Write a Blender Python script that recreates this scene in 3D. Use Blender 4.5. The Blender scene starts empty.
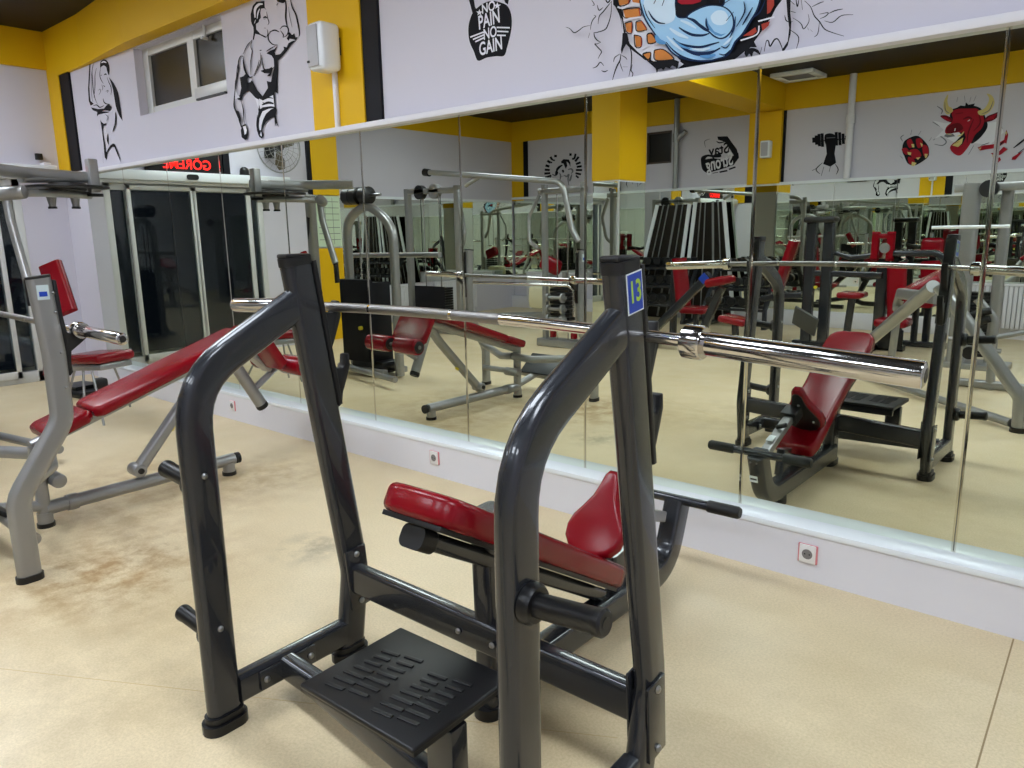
import bpy, bmesh, math, random
from mathutils import Vector, Matrix
random.seed(7)
V = Vector
sc = bpy.context.scene
COL = sc.collection
R = math.radians

# ---------------------------------------------------------------- camera
F = 743.13; H = 1.41; YM = 3.009
pi_, ro_, ya_ = R(11.49), -0.017933, R(49.428)
_h = V((-math.cos(ya_), math.sin(ya_), 0))
_f = _h*math.cos(pi_) + V((0, 0, -math.sin(pi_)))
_u = _h*math.sin(pi_) + V((0, 0, math.cos(pi_)))
_r = _f.cross(_u)
_R = _r*math.cos(ro_) + _u*math.sin(ro_)
_U = -_r*math.sin(ro_) + _u*math.cos(ro_)
CAM = V((0, 0, H))
cd = bpy.data.cameras.new('camera'); cam = bpy.data.objects.new('camera', cd); COL.objects.link(cam)
cd.sensor_width = 36; cd.lens = F*36/1024; cd.clip_start = .02
cam.matrix_world = Matrix(((_R.x, _U.x, -_f.x, 0), (_R.y, _U.y, -_f.y, 0), (_R.z, _U.z, -_f.z, H), (0, 0, 0, 1)))
sc.camera = cam

def at(x, y, ax, val, m=0):
    """pixel of the photograph -> point on the plane (axis ax = val); m=1: seen in the wall mirror"""
    d = _f + _R*((x-512)/F) + _U*((384-y)/F)
    c = CAM.copy()
    if m: d.y = -d.y; c.y = 2*YM
    t = (val-c[ax])/d[ax]
    return c + d*t

# ---------------------------------------------------------------- materials
def srgb(r, g, b):
    f = lambda c: (c/255/12.92 if c/255 <= .04045 else ((c/255+.055)/1.055)**2.4)
    return (f(r), f(g), f(b), 1)
MATS = {}
def mat(name, col, rough=.5, metal=0, spec=.5, coat=0, emit=0, trans=0, bump=0, bscale=200, noise=0, nscale=3, ior=1.45):
    m = bpy.data.materials.new(name); m.use_nodes = True
    nt = m.node_tree; b = nt.nodes['Principled BSDF']
    c = srgb(*col)
    b.inputs['Base Color'].default_value = c
    b.inputs['Roughness'].default_value = rough
    b.inputs['Metallic'].default_value = metal
    b.inputs['Specular IOR Level'].default_value = spec
    b.inputs['Coat Weight'].default_value = coat
    b.inputs['IOR'].default_value = ior
    if trans: b.inputs['Transmission Weight'].default_value = trans
    if emit:
        b.inputs['Emission Color'].default_value = c; b.inputs['Emission Strength'].default_value = emit
    tc = nt.nodes.new('ShaderNodeTexCoord')
    if noise:
        n = nt.nodes.new('ShaderNodeTexNoise'); n.inputs['Scale'].default_value = nscale; n.inputs['Detail'].default_value = 6
        nt.links.new(tc.outputs['Object'], n.inputs['Vector'])
        mx = nt.nodes.new('ShaderNodeMix'); mx.data_type = 'RGBA'
        mx.inputs['A'].default_value = tuple(x*(1-noise) for x in c[:3])+(1,)
        mx.inputs['B'].default_value = tuple(min(1, x*(1+noise)) for x in c[:3])+(1,)
        nt.links.new(n.outputs['Fac'], mx.inputs['Factor']); nt.links.new(mx.outputs['Result'], b.inputs['Base Color'])
    if bump:
        n2 = nt.nodes.new('ShaderNodeTexNoise'); n2.inputs['Scale'].default_value = bscale; n2.inputs['Detail'].default_value = 4
        nt.links.new(tc.outputs['Object'], n2.inputs['Vector'])
        bp = nt.nodes.new('ShaderNodeBump'); bp.inputs['Strength'].default_value = bump; bp.inputs['Distance'].default_value = .002
        nt.links.new(n2.outputs['Fac'], bp.inputs['Height']); nt.links.new(bp.outputs['Normal'], b.inputs['Normal'])
    MATS[name] = m
    return m
dark = mat('charcoal_paint', (46, 48, 53), .27, .35, .5, .55, bump=.12, bscale=500, noise=.06, nscale=5)
darker = mat('black_plastic', (24, 24, 26), .42, 0, .5, noise=.1, nscale=20)
rubber = mat('black_rubber', (18, 18, 20), .38, 0, .5, bump=.1, bscale=300, noise=.15, nscale=14)
grip = mat('ribbed_grip', (17, 17, 18), .5, 0, .5, bump=.5, bscale=600)
silver = mat('silver_paint', (150, 150, 150), .33, .55, .5, .2, noise=.06, nscale=9)
chrome = mat('chrome', (206, 203, 200), .13, 1, bump=.06, bscale=90)
knurl = mat('knurled_steel', (142, 140, 138), .3, 1, bump=.5, bscale=900)
steel = mat('bolt_steel', (150, 150, 150), .3, 1, noise=.1)
red = mat('red_vinyl', (126, 4, 20), .24, 0, .4, bump=.12, bscale=160, noise=.05, nscale=6)
white = mat('white_paint', (222, 221, 228), .6, 0, .3, noise=.02, nscale=2, bump=.1, bscale=60)
wall_m = mat('wall_paint', (206, 203, 215), .75, 0, .25, noise=.025, nscale=1.2, bump=.15, bscale=40)
yellow = mat('yellow_paint', (222, 176, 4), .55, 0, .35, noise=.03, nscale=2)
blackp = mat('black_paint', (14, 14, 22), .6, 0, .3, noise=.08, nscale=4)
ceil_m = mat('ceiling_black', (17, 16, 19), .5, 0, .3, noise=.2, nscale=3)
gloss_w = mat('glossy_white', (235, 240, 246), .2, 0, .5, noise=.02)
alu = mat('white_aluminium', (205, 206, 205), .35, .1, .5, noise=.03)
mirror = mat('mirror_silvering', (226, 232, 220), 0.0, 1)
# mirrors must be perfectly clean reflections
glass = mat('window_glass', (200, 215, 220), .02, 0, .5, trans=1)
bevelm = mat('mirror_edge', (205, 205, 190), .08, 1)
light_m = mat('led_diffuser', (236, 245, 255), .5, emit=16.5)
ledred = mat('led_red', (255, 28, 22), .5, emit=2.0)
sockw = mat('socket_white', (228, 226, 226), .35, noise=.02)
sockr = mat('socket_red_frame', (214, 130, 138), .4, noise=.05)
blue = mat('sticker_blue', (24, 62, 168), .3, noise=.2, nscale=8)
lime = mat('sticker_lime', (172, 205, 60), .4, noise=.05)
inkblk = mat('mural_black', (20, 20, 26), .7, 0, .2, noise=.1)
inkwht = mat('mural_white', (226, 226, 236), .7, 0, .2, noise=.02)
inkskin = mat('mural_light_blue', (160, 203, 236), .7, 0, .2, noise=.06, nscale=6)
inkmid = mat('mural_mid_blue', (92, 148, 200), .7, 0, .2, noise=.08, nscale=6)
inkhi = mat('mural_pale_blue', (205, 226, 244), .7, 0, .2, noise=.03, nscale=6)
inkdk = mat('mural_navy', (22, 42, 78), .7, 0, .2, noise=.1)
inkbrk = mat('mural_brick', (206, 130, 66), .7, 0, .2, noise=.3, nscale=14)
inkbrk2 = mat('mural_brick_red', (170, 66, 54), .7, 0, .2, noise=.3, nscale=14)
inkred = mat('mural_red', (160, 28, 44), .7, 0, .2, noise=.12, nscale=9)
inkrd2 = mat('mural_dark_red', (104, 16, 28), .7, 0, .2, noise=.12, nscale=9)
inkyel = mat('mural_horn', (214, 196, 128), .7, 0, .2, noise=.1, nscale=9)
inkgry = mat('mural_grey', (120, 120, 128), .7, 0, .2, noise=.1)
darkroom = mat('dark_glazing', (34, 30, 24), .25, 0, .25, noise=.2, nscale=2)
yknob = mat('yellow_plastic', (214, 196, 40), .4, noise=.05)

def floor_material():
    m = bpy.data.materials.new('beige_floor'); m.use_nodes = True
    nt = m.node_tree; N = nt.nodes; Lk = nt.links; b = N['Principled BSDF']
    tc = N.new('ShaderNodeTexCoord')
    def noise(scale, det=5, rough=.6):
        n = N.new('ShaderNodeTexNoise'); n.inputs['Scale'].default_value = scale; n.inputs['Detail'].default_value = det
        n.inputs['Roughness'].default_value = rough; Lk.new(tc.outputs['Object'], n.inputs['Vector']); return n
    def ramp(n, p0, p1, c0, c1):
        r = N.new('ShaderNodeValToRGB'); e = r.color_ramp.elements
        e[0].position = p0; e[1].position = p1; e[0].color = c0; e[1].color = c1
        Lk.new(n.outputs['Fac'], r.inputs['Fac']); return r
    def mix(a, bb, fac, mode='MIX'):
        x = N.new('ShaderNodeMix'); x.data_type = 'RGBA'; x.blend_type = mode
        for s, v in (('A', a), ('B', bb), ('Factor', fac)):
            if hasattr(v, 'outputs'): Lk.new(v.outputs['Color'] if 'Color' in v.outputs else v.outputs[0], x.inputs[s])
            elif hasattr(v, 'links'): Lk.new(v, x.inputs[s])
            else: x.inputs[s].default_value = v
        return x.outputs['Result']
    c0 = srgb(211, 192, 154); c1 = srgb(229, 211, 177)
    base = ramp(noise(.9, 4), .3, .7, c0, c1)
    spk = ramp(noise(120, 4, .75), .38, .60, (.87, .86, .82, 1), (1.03, 1.03, 1.03, 1))
    c = mix(base, spk, 1.0, 'MULTIPLY')
    sp2 = ramp(noise(38, 3, .8), .63, .70, (0, 0, 0, 1), (1, 1, 1, 1))
    f2 = N.new('ShaderNodeMath'); f2.operation = 'MULTIPLY'; Lk.new(sp2.outputs['Color'], f2.inputs[0]); f2.inputs[1].default_value = .12
    c = mix(c, srgb(176, 150, 112), f2.outputs[0])
    # brown wear stains at fixed spots
    for (x, y, r, s, colr) in [(-3.30, 1.15, .8, .85, (158, 120, 70)), (-2.80, 1.85, .3, .6, (126, 114, 92)), (-3.9, 2.3, .6, .6, (168, 134, 84)),
                               (-1.95, 1.08, .38, .5, (140, 120, 92)), (-2.75, 1.05, .3, .35, (170, 140, 96)), (-2.4, .8, 1.0, .4, (172, 152, 116)),
                               (-1.3, 1.35, .9, .22, (176, 150, 108)), (-.5, 1.9, 1.0, .3, (180, 158, 118)), (-4.2, 1.7, 1.2, .6, (168, 136, 92))]:
        sub = N.new('ShaderNodeVectorMath'); sub.operation = 'SUBTRACT'; Lk.new(tc.outputs['Object'], sub.inputs[0]); sub.inputs[1].default_value = (x, y, 0)
        ln = N.new('ShaderNodeVectorMath'); ln.operation = 'LENGTH'; Lk.new(sub.outputs[0], ln.inputs[0])
        mr = N.new('ShaderNodeMapRange'); mr.inputs['From Min'].default_value = 0; mr.inputs['From Max'].default_value = r
        mr.inputs['To Min'].default_value = s; mr.inputs['To Max'].default_value = 0; mr.interpolation_type = 'SMOOTHSTEP'; Lk.new(ln.outputs['Value'], mr.inputs['Value'])
        nn = ramp(noise(3.2+abs(x), 6, .65), .42, .62, (0, 0, 0, 1), (1, 1, 1, 1))
        mu = N.new('ShaderNodeMath'); mu.operation = 'MULTIPLY'; Lk.new(mr.outputs[0], mu.inputs[0]); Lk.new(nn.outputs['Color'], mu.inputs[1])
        c = mix(c, srgb(*colr), mu.outputs[0])
    Lk.new(c, b.inputs['Base Color'])
    rr = ramp(noise(4, 5), .3, .7, (.3, .3, .3, 1), (.48, .48, .48, 1)); Lk.new(rr.outputs['Color'], b.inputs['Roughness'])
    bp = N.new('ShaderNodeBump'); bp.inputs['Strength'].default_value = .05; bp.inputs['Distance'].default_value = .001
    Lk.new(noise(140, 3).outputs['Fac'], bp.inputs['Height']); Lk.new(bp.outputs['Normal'], b.inputs['Normal'])
    b.inputs['Specular IOR Level'].default_value = .4
    return m
floor_m = floor_material()

# ---------------------------------------------------------------- mesh builder
def fillet(pts, rad):
    pts = [V(p) for p in pts]
    if not rad: return pts
    out = [pts[0]]
    for i in range(1, len(pts)-1):
        r = rad[i-1] if isinstance(rad, (list, tuple)) else rad
        a, b, c = pts[i-1], pts[i], pts[i+1]
        d1 = (a-b); d2 = (c-b); l1, l2 = d1.length, d2.length; d1.normalize(); d2.normalize()
        ang = d1.angle(d2)
        if ang > 3.1 or r <= 0: out.append(b); continue
        t = min(r/math.tan(ang/2), l1*.48, l2*.48)
        n = max(3, int((math.pi-ang)/.16))
        p0, p1 = b+d1*t, b+d2*t
        for k in range(n+1):
            s = k/n
            out.append(p0*(1-s)**2 + b*2*s*(1-s) + p1*s*s)
    out.append(pts[-1])
    return out

class MB:
    def __init__(s): s.v = []; s.f = []; s.mi = []; s.mats = []
    def m(s, mt):
        if mt not in s.mats: s.mats.append(mt)
        return s.mats.index(mt)
    def add(s, vs, fs, mt):
        o = len(s.v); k = s.m(mt)
        s.v += [tuple(x) for x in vs]
        for f in fs: s.f.append([i+o for i in f]); s.mi.append(k)
        return s
    def sweep(s, pts, w, h, mt, side=(1, 0, 0), cr=None, fil=0, n=5, caps=True):
        P = fillet(pts, fil)
        cr = min(w, h)/2 if cr is None else cr
        cr = min(cr, min(w, h)/2)
        sec = []
        for (cx, cy, a0) in ((w/2-cr, h/2-cr, 0), (-w/2+cr, h/2-cr, 90), (-w/2+cr, -h/2+cr, 180), (w/2-cr, -h/2+cr, 270)):
            for k in range(n+1):
                a = R(a0+90*k/n); sec.append((cx+cr*math.cos(a), cy+cr*math.sin(a)))
        vs = []; S = V(side)
        for i, p in enumerate(P):
            t = (P[min(i+1, len(P)-1)]-P[max(i-1, 0)]).normalized()
            a = (S-t*S.dot(t))
            if a.length < 1e-4: a = t.orthogonal()
            a.normalize(); b = t.cross(a)
            for x, y in sec: vs.append(p+a*x+b*y)
        m = len(sec); fs = []
        for i in range(len(P)-1):
            for j in range(m):
                k = (j+1) % m
                fs.append((i*m+j, i*m+k, (i+1)*m+k, (i+1)*m+j))
        if caps: fs.append(tuple(reversed(range(m)))); fs.append(tuple(range((len(P)-1)*m, len(P)*m)))
        return s.add(vs, fs, mt)
    def tube(s, pts, r, mt, fil=0, n=4): return s.sweep(pts, 2*r, 2*r, mt, (.13, .31, .94) if abs((V(pts[-1])-V(pts[0])).normalized().z) < .9 else (1, 0, 0), r, fil, n)
    def lathe(s, p, q, prof, mt, n=28):
        p, q = V(p), V(q); t = (q-p); L = t.length; t.normalize(); a = t.orthogonal().normalized(); b = t.cross(a)
        vs = []; fs = []
        for (d, r) in prof:
            for k in range(n):
                an = 2*math.pi*k/n; vs.append(p+t*(d*L)+(a*math.cos(an)+b*math.sin(an))*r)
        for i in range(len(prof)-1):
            for k in range(n):
                j = (k+1) % n; fs.append((i*n+k, i*n+j, (i+1)*n+j, (i+1)*n+k))
        fs.append(tuple(reversed(range(n)))); fs.append(tuple(range((len(prof)-1)*n, len(prof)*n)))
        return s.add(vs, fs, mt)
    def cyl(s, p, q, r, mt, n=20, bev=0):
        if bev:
            L = (V(q)-V(p)).length; e = bev/L
            return s.lathe(p, q, [(0, r-bev), (e*.3, r-bev*.3), (e, r), (1-e, r), (1-e*.3, r-bev*.3), (1, r-bev)], mt, n)
        return s.lathe(p, q, [(0, r), (1, r)], mt, n)
    def bmadd(s, bm, mt):
        bm.verts.index_update(); s.add([v.co.copy() for v in bm.verts], [[v.index for v in f.verts] for f in bm.faces], mt); bm.free(); return s
    def box(s, c, d, mt, M=None, bev=0, seg=2):
        bm = bmesh.new(); bmesh.ops.create_cube(bm, size=1)
        for v in bm.verts: v.co = V((v.co.x*d[0], v.co.y*d[1], v.co.z*d[2]))
        if bev: bmesh.ops.bevel(bm, geom=bm.edges[:], offset=bev, segments=seg, profile=.5, affect='EDGES')
        M = M or Matrix()
        for v in bm.verts: v.co = M @ v.co + V(c)
        return s.bmadd(bm, mt)
    def bx(s, x0, x1, y0, y1, z0, z1, mt, bev=0): return s.box(((x0+x1)/2, (y0+y1)/2, (z0+z1)/2), (x1-x0, y1-y0, z1-z0), mt, None, bev)
    def prism(s, outline, O, u, v, th, mt, bev=0, seg=3):
        """outline (a,b) in plane O+a*u+b*v, extruded by th along u x v"""
        O, u, v = V(O), V(u).normalized(), V(v).normalized(); n = u.cross(v)
        bm = bmesh.new(); k = len(outline)
        A = [bm.verts.new(O+u*a+v*b) for a, b in outline]; B = [bm.verts.new(O+u*a+v*b+n*th) for a, b in outline]
        bm.faces.new(list(reversed(A))); bm.faces.new(B)
        for i in range(k): bm.faces.new((A[i], A[(i+1) % k], B[(i+1) % k], B[i]))
        bm.normal_update()
        if bev:
            ed = [e for e in bm.edges if len(e.link_faces) == 2 and e.calc_face_angle(0) > .9]
            bmesh.ops.bevel(bm, geom=ed, offset=bev, segments=seg, profile=.5, affect='EDGES')
        return s.bmadd(bm, mt)
    def build(s, name, parent=None, smooth=True):
        me = bpy.data.meshes.new(name)
        root = parent
        while root is not None and root.parent is not None: root = root.parent
        off = V(root['_o']) if root is not None and '_o' in root else V((0, 0, 0))
        me.from_pydata([tuple(V(v)-off) for v in s.v], [], s.f)
        for m_ in s.mats: me.materials.append(m_)
        me.polygons.foreach_set('material_index', s.mi)
        if smooth:
            me.polygons.foreach_set('use_smooth', [True]*len(me.polygons)); me.set_sharp_from_angle(angle=.7)
        me.update()
        o = bpy.data.objects.new(name, me); COL.objects.link(o)
        if parent is not None: o.parent = parent
        return o

def bolts(parent, lst, r=.008):
    for p, n in lst:
        b = MB(); p = V(p); n = V(n).normalized()
        b.lathe(p, p+n*.008, [(0, r), (.4, r), (.8, r*.75), (1, r*.3)], steel, 10); b.build('bolt', parent)
def thing(name, label, cat, loc, rz=0, group=None):
    o = bpy.data.objects.new(name, None); COL.objects.link(o); o.empty_display_size = .1
    o.location = loc; o.rotation_euler = (0, 0, rz); o['_o'] = tuple(loc); o['label'] = label; o['category'] = cat
    if group: o['group'] = group
    return o
def tag(o, label, cat, group=None):
    o['label'] = label; o['category'] = cat
    if group: o['group'] = group
    return o
def struct(mb, name, smooth=False, parent=None):
    o = mb.build(name, parent, smooth)
    if parent is None: o['kind'] = 'structure'
    return o
def text_into(mb, txt, O, u, v, size, mt, off=0, ext=.0, align='CENTER'):
    """text glyph faces laid in plane O,u,v"""
    cu = bpy.data.curves.new('t', 'FONT'); cu.body = txt; cu.size = 1; cu.align_x = align; cu.align_y = 'CENTER'; cu.offset = off
    ob = bpy.data.objects.new('t', cu); COL.objects.link(ob)
    dg = bpy.context.evaluated_depsgraph_get(); me = bpy.data.meshes.new_from_object(ob.evaluated_get(dg))
    u, v = V(u).normalized(), V(v).normalized(); n = u.cross(v)
    su, sv = size if isinstance(size, (tuple, list)) else (size, size)
    mb.add([V(O)+u*(p.co.x*su)+v*(p.co.y*sv)+n*ext for p in me.vertices], [list(p.vertices) for p in me.polygons], mt)
    bpy.data.objects.remove(ob); bpy.data.curves.remove(cu); bpy.data.meshes.remove(me)

# ================================================================= THE ROOM
XE = -8.58; XE2 = -9.40; YO = -5.10; XR = 2.6; ZC = 3.42; ZB = 3.02
MB().bx(XE2-.3, XR, YO-.1, 3.25, -.1, 0, floor_m).build('floor')['kind'] = 'structure'
bpy.data.objects['floor'].data.materials[0] = floor_m
struct(MB().bx(XE2-.3, XR, YO-.1, 3.25, ZC, ZC+.1, ceil_m), 'ceiling')
# mirror wall: white wall above and behind the mirrors, with the window opening
WX0, WX1, WZ0, WZ1 = -6.70, -5.27, 2.44, 2.975
w = MB()
yw = 3.03
w.bx(XE2-.3, WX0, yw, 3.35, 0, ZC, wall_m); w.bx(WX1, XR, yw, 3.35, 0, ZC, wall_m)
w.bx(WX0, WX1, yw, 3.35, 0, WZ0, wall_m); w.bx(WX0, WX1, yw, 3.35, WZ1, ZC, wall_m)
struct(w, 'wall_back')
# yellow band and strips
def strip(name, *a):
    struct(MB().bx(*a), name)
struct(MB().prism([(XE+.02, 3.03), (XE+.02, 2.999), (-7.7, 2.996), (-6.6, 2.91), (XR, 2.90), (XR, 3.03)], (0, 0, 2.985), (1, 0, 0), (0, 1, 0), ZC-2.985, yellow), 'trim_1')
strip('trim_2', XE, -8.30, 3.0, yw, 2.07, ZC, yellow)
strip('trim_3', -8.30, -8.07, 3.01, yw, 2.07, 3.02, blackp)
strip('trim_4', -4.20, -3.69, 3.0, yw, 2.05, 2.97, yellow)
strip('trim_5', -3.69, -3.546, 3.01, yw, 2.05, 2.985, blackp)
# white trim board on top of the mirrors
struct(MB().bx(-8.02, XR, 2.955, yw, 2.034, 2.066, white, .004), 'trim_6', True)
# plinth under the mirrors with its glossy ledge
struct(MB().bx(-8.0, XR, 2.904, yw, 0, .196, white).bx(-8.0, XR, 2.898, yw, .196, .222, gloss_w, .004), 'baseboard_back', True)
# window above the mirrors
wf = MB()
wy = 3.105
for (a, b, c, d) in [(WX0, WX1, WZ0, WZ0+.07), (WX0, WX1, WZ1-.06, WZ1), (WX0, WX0+.1, WZ0, WZ1), (WX1-.06, WX1, WZ0, WZ1), (-5.93, -5.83, WZ0, WZ1)]:
    wf.bx(a, b, wy-(.003 if d-c > .3 else 0), wy+.06, c, d, alu)
wf.bx(-5.85, -5.26, wy-.02, wy+.03, WZ0+.03, WZ0+.12, alu, .006)
win = struct(wf, 'window_1', True)
MB().bx(WX0+.1, -5.93, wy+.02, wy+.03, WZ0+.07, WZ1-.06, darkroom).build('pane', win, False)
MB().bx(-5.83, WX1-.06, wy+.02, wy+.03, WZ0+.12, WZ1-.06, darkroom).build('pane', win, False)
MB().cyl((-5.62, wy-.02, WZ1-.09), (-5.62, wy-.02, WZ1+.0), .012, alu).cyl((-5.62, wy-.05, WZ1-.09), (-5.62, wy, WZ1-.09), .012, alu).build('handle', win)
MB().bx(-5.78, -5.35, wy-.05, wy-.02, WZ0+.015, WZ0+.03, darker).build('latch_rail', win)

# mirror panels on the plinth
edges = [-7.98, -7.126, -6.285, -5.44, -4.60, -3.755, -2.916, -2.093, -1.264, -.438, .39, 1.22, 2.05, 2.58]
ordn = ['first', 'second', 'third', 'fourth', 'fifth', 'sixth', 'seventh', 'eighth', 'ninth', 'tenth', 'eleventh', 'twelfth', 'thirteenth']
def mirror_mesh(x0, x1, z0, z1, y, th=.006, bw=.007, bd=.0005, axis='y'):
    b = MB(); g = .0012
    x0 += g; x1 -= g
    f = [(x0, y, z0), (x1, y, z0), (x1, y, z1), (x0, y, z1)]
    i = [(x0+bw, y-bd, z0), (x1-bw, y-bd, z0), (x1-bw, y-bd, z1), (x0+bw, y-bd, z1)]
    k = [(x0, y+th, z0), (x1, y+th, z0), (x1, y+th, z1), (x0, y+th, z1)]
    b.add(i, [(0, 1, 2, 3)], mirror)
    b.add([f[0], i[0], i[3], f[3], i[1], f[1], f[2], i[2]], [(0, 1, 2, 3), (4, 5, 6, 7)], bevelm)
    b.add(f+k, [(0, 4, 5, 1), (2, 6, 7, 3), (1, 5, 6, 2), (3, 7, 4, 0), (4, 7, 6, 5)], steel)
    return b
for k in range(len(edges)-1):
    o = mirror_mesh(edges[k], edges[k+1], .222, 2.034, YM).build('mirror_panel', None, False)
    tag(o, f'{ordn[k]} tall frameless wall mirror above the white plinth, counted from the entrance end', 'mirror', 'mirrors along the muralled wall')

# end wall with the entrance doors
D0, D1, DZ = .74, 2.62, 2.01
e = MB()
e.bx(XE-.25, XE, D1, 3.35, 0, ZC, wall_m); e.bx(XE-.25, XE, D0, D1, DZ+.02, ZC, wall_m); e.bx(XE-.25, XE, -.42, D0, 0, ZC, wall_m)
e.bx(XE2, XE-.25, -.52, -.42, 0, ZC, wall_m)
struct(e, 'wall_left')
strip('trim_7', XE, XE+.03, -.415, 3.0, 3.07, ZC, yellow)
strip('trim_8', XE, XE+.04, -.415, .0, 1.95, 3.07, yellow)
strip('trim_9', XE, XE+.03, .0, .06, 1.95, 3.07, blackp)
strip('trim_10', XE, XE+.04, -.415, .0, 0, 1.25, yellow)
e2 = MB().bx(XE2-.25, XE2, YO-.1, -.42, 0, ZC, wall_m); struct(e2, 'wall_far_left')
strip('trim_11', XE2, XE2+.03, YO, -.5, 3.07, ZC, yellow)
strip('trim_12', XE2, XE2+.04, -5.0, -.6, 1.97, 2.01, gloss_w)
struct(MB().bx(XR, XR+.1, YO-.1, 3.35, 0, ZC, wall_m), 'wall_right')
# opposite wall
OW = (-6.53, -6.07, 2.47, 2.97)
o_ = MB()
o_.bx(XE2, OW[0], YO-.2, YO, 0, ZC, wall_m); o_.bx(OW[1], XR, YO-.2, YO, 0, ZC, wall_m)
o_.bx(OW[0], OW[1], YO-.2, YO, 0, OW[2], wall_m); o_.bx(OW[0], OW[1], YO-.2, YO, OW[3], ZC, wall_m)
struct(o_, 'wall_front')
strip('trim_13', XE2, XR, YO, YO+.05, 3.06, ZC, yellow)
strip('trim_14', XE2, -9.12, YO, YO+.04, 2.0, 3.06, yellow)
strip('trim_15', -9.12, -9.03, YO, YO+.03, 2.0, 3.06, blackp)
strip('trim_16', -4.75, -4.27, YO, YO+.10, 2.05, 3.06, yellow)
strip('trim_17', -4.27, -4.235, YO, YO+.03, 2.05, 3.06, blackp)
strip('trim_18', XE2, XR, YO, YO+.06, 2.025, 2.065, gloss_w)
struct(MB().bx(XE2, XR, YO, YO+.1, 0, .22, white, .004), 'baseboard_front', True)
wn = MB()
for (a, b, c, d) in [(OW[0], OW[1], OW[2], OW[2]+.03), (OW[0], OW[1], OW[3]-.03, OW[3]), (OW[0], OW[0]+.03, OW[2], OW[3]), (OW[1]-.03, OW[1], OW[2], OW[3])]:
    wn.bx(a, b, YO-.08, YO-.02, c, d, mat('brown_frame', (70, 52, 40), .5, noise=.1) if 'brown_frame' not in MATS else MATS['brown_frame'])
win2 = struct(wn, 'window_2')
MB().bx(OW[0]+.03, OW[1]-.03, YO-.06, YO-.05, OW[2]+.03, OW[3]-.03, darkroom).build('pane', win2, False)
# mirrors on the opposite wall and on the recessed end wall
xs = [XE2+.03, -8.3, -7.5, -6.7, -5.9, -5.1, -4.3, -3.5, -2.7, -1.9, -1.1, -.3, .5, 1.3, 2.1, 2.58]
for k in range(len(xs)-1):
    b = MB(); y = YO+.035; g = .002; zb = .62 if xs[k] < -6.8 else .22
    b.add([(xs[k]+g, y, zb), (xs[k+1]-g, y, zb), (xs[k+1]-g, y, 2.03), (xs[k]+g, y, 2.03)], [(3, 2, 1, 0)], mirror)
    b.add([(xs[k]+g, y-.005, zb), (xs[k+1]-g, y-.005, zb), (xs[k+1]-g, y-.005, 2.03), (xs[k]+g, y-.005, 2.03), (xs[k]+g, y, zb), (xs[k+1]-g, y, zb), (xs[k+1]-g, y, 2.03), (xs[k]+g, y, 2.03)],
          [(0, 1, 2, 3), (0, 4, 5, 1), (1, 5, 6, 2), (2, 6, 7, 3), (3, 7, 4, 0)], steel)
    nm = (ordn+['fourteenth', 'fifteenth'])[k]
    tag(b.build('mirror_panel', None, False), f'{nm} mirror on the far wall under the bull mural side, counted from the corner column', 'mirror', 'mirrors on the far wall')
ys = [-5.03, -3.95, -2.85, -1.75, -.62]
for k in range(4):
    b = MB(); x = XE2+.02; g = .002
    b.bx(XE2, x-.001, ys[k]+g, ys[k+1]-g, .62, 1.97, steel)
    b.add([(x, ys[k]+g, .62), (x, ys[k+1]-g, .62), (x, ys[k+1]-g, 1.97), (x, ys[k]+g, 1.97)], [(0, 1, 2, 3)], mirror)
    tag(b.build('mirror_panel', None, False), f'{["fourth", "third", "second", "first"][k]} mirror above the radiators on the recessed end wall, counted from the entrance', 'mirror', 'mirrors on the recessed end wall')

t = thing('paper_sign', 'pale green paper chart fixed to the end wall pilaster above its yellow lower part', 'sign', (XE+.04, -.2, 1.27))  # notice board on the pilaster, its papers reduced to ruled lines
MB().bx(XE+.04, XE+.05, -.40, -.02, 1.27, 1.94, mat('chart_green', (196, 214, 186), .6, noise=.05)).build('sheet', t, False)
b = MB()
for z in (1.36, 1.44, 1.52, 1.62, 1.70, 1.78, 1.86): b.bx(XE+.0505, XE+.0512, -.38, -.04, z, z+.008, inkgry)
for y in (-.28, -.16): b.bx(XE+.0505, XE+.0512, y, y+.006, 1.30, 1.92, inkgry)
o_b = b.build('ruling', t, False)
# free-standing pillar, yellow above, mirror-clad below
PX0, PX1, PY0, PY1 = -5.60, -5.19, -2.82, -2.17
pl = MB().bx(PX0, PX1, PY0, PY1, 2.04, ZC, yellow).bx(PX0+.01, PX1-.01, PY0+.01, PY1-.01, 0, 2.04, white)
po = struct(pl, 'pillar')
b = MB(); z0, z1 = .12, 2.02
b.add([(PX0+.02, PY1+.002, z0), (PX1-.02, PY1+.002, z0), (PX1-.02, PY1+.002, z1), (PX0+.02, PY1+.002, z1)], [(3, 2, 1, 0)], mirror)
b.add([(PX1+.002, PY0+.02, z0), (PX1+.002, PY1-.02, z0), (PX1+.002, PY1-.02, z1), (PX1+.002, PY0+.02, z1)], [(0, 1, 2, 3)], mirror)
b.build('mirror_cladding', po, False)
strip('beam', -4.75, -4.25, YO, 2.99, 3.07, ZC, yellow)

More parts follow.
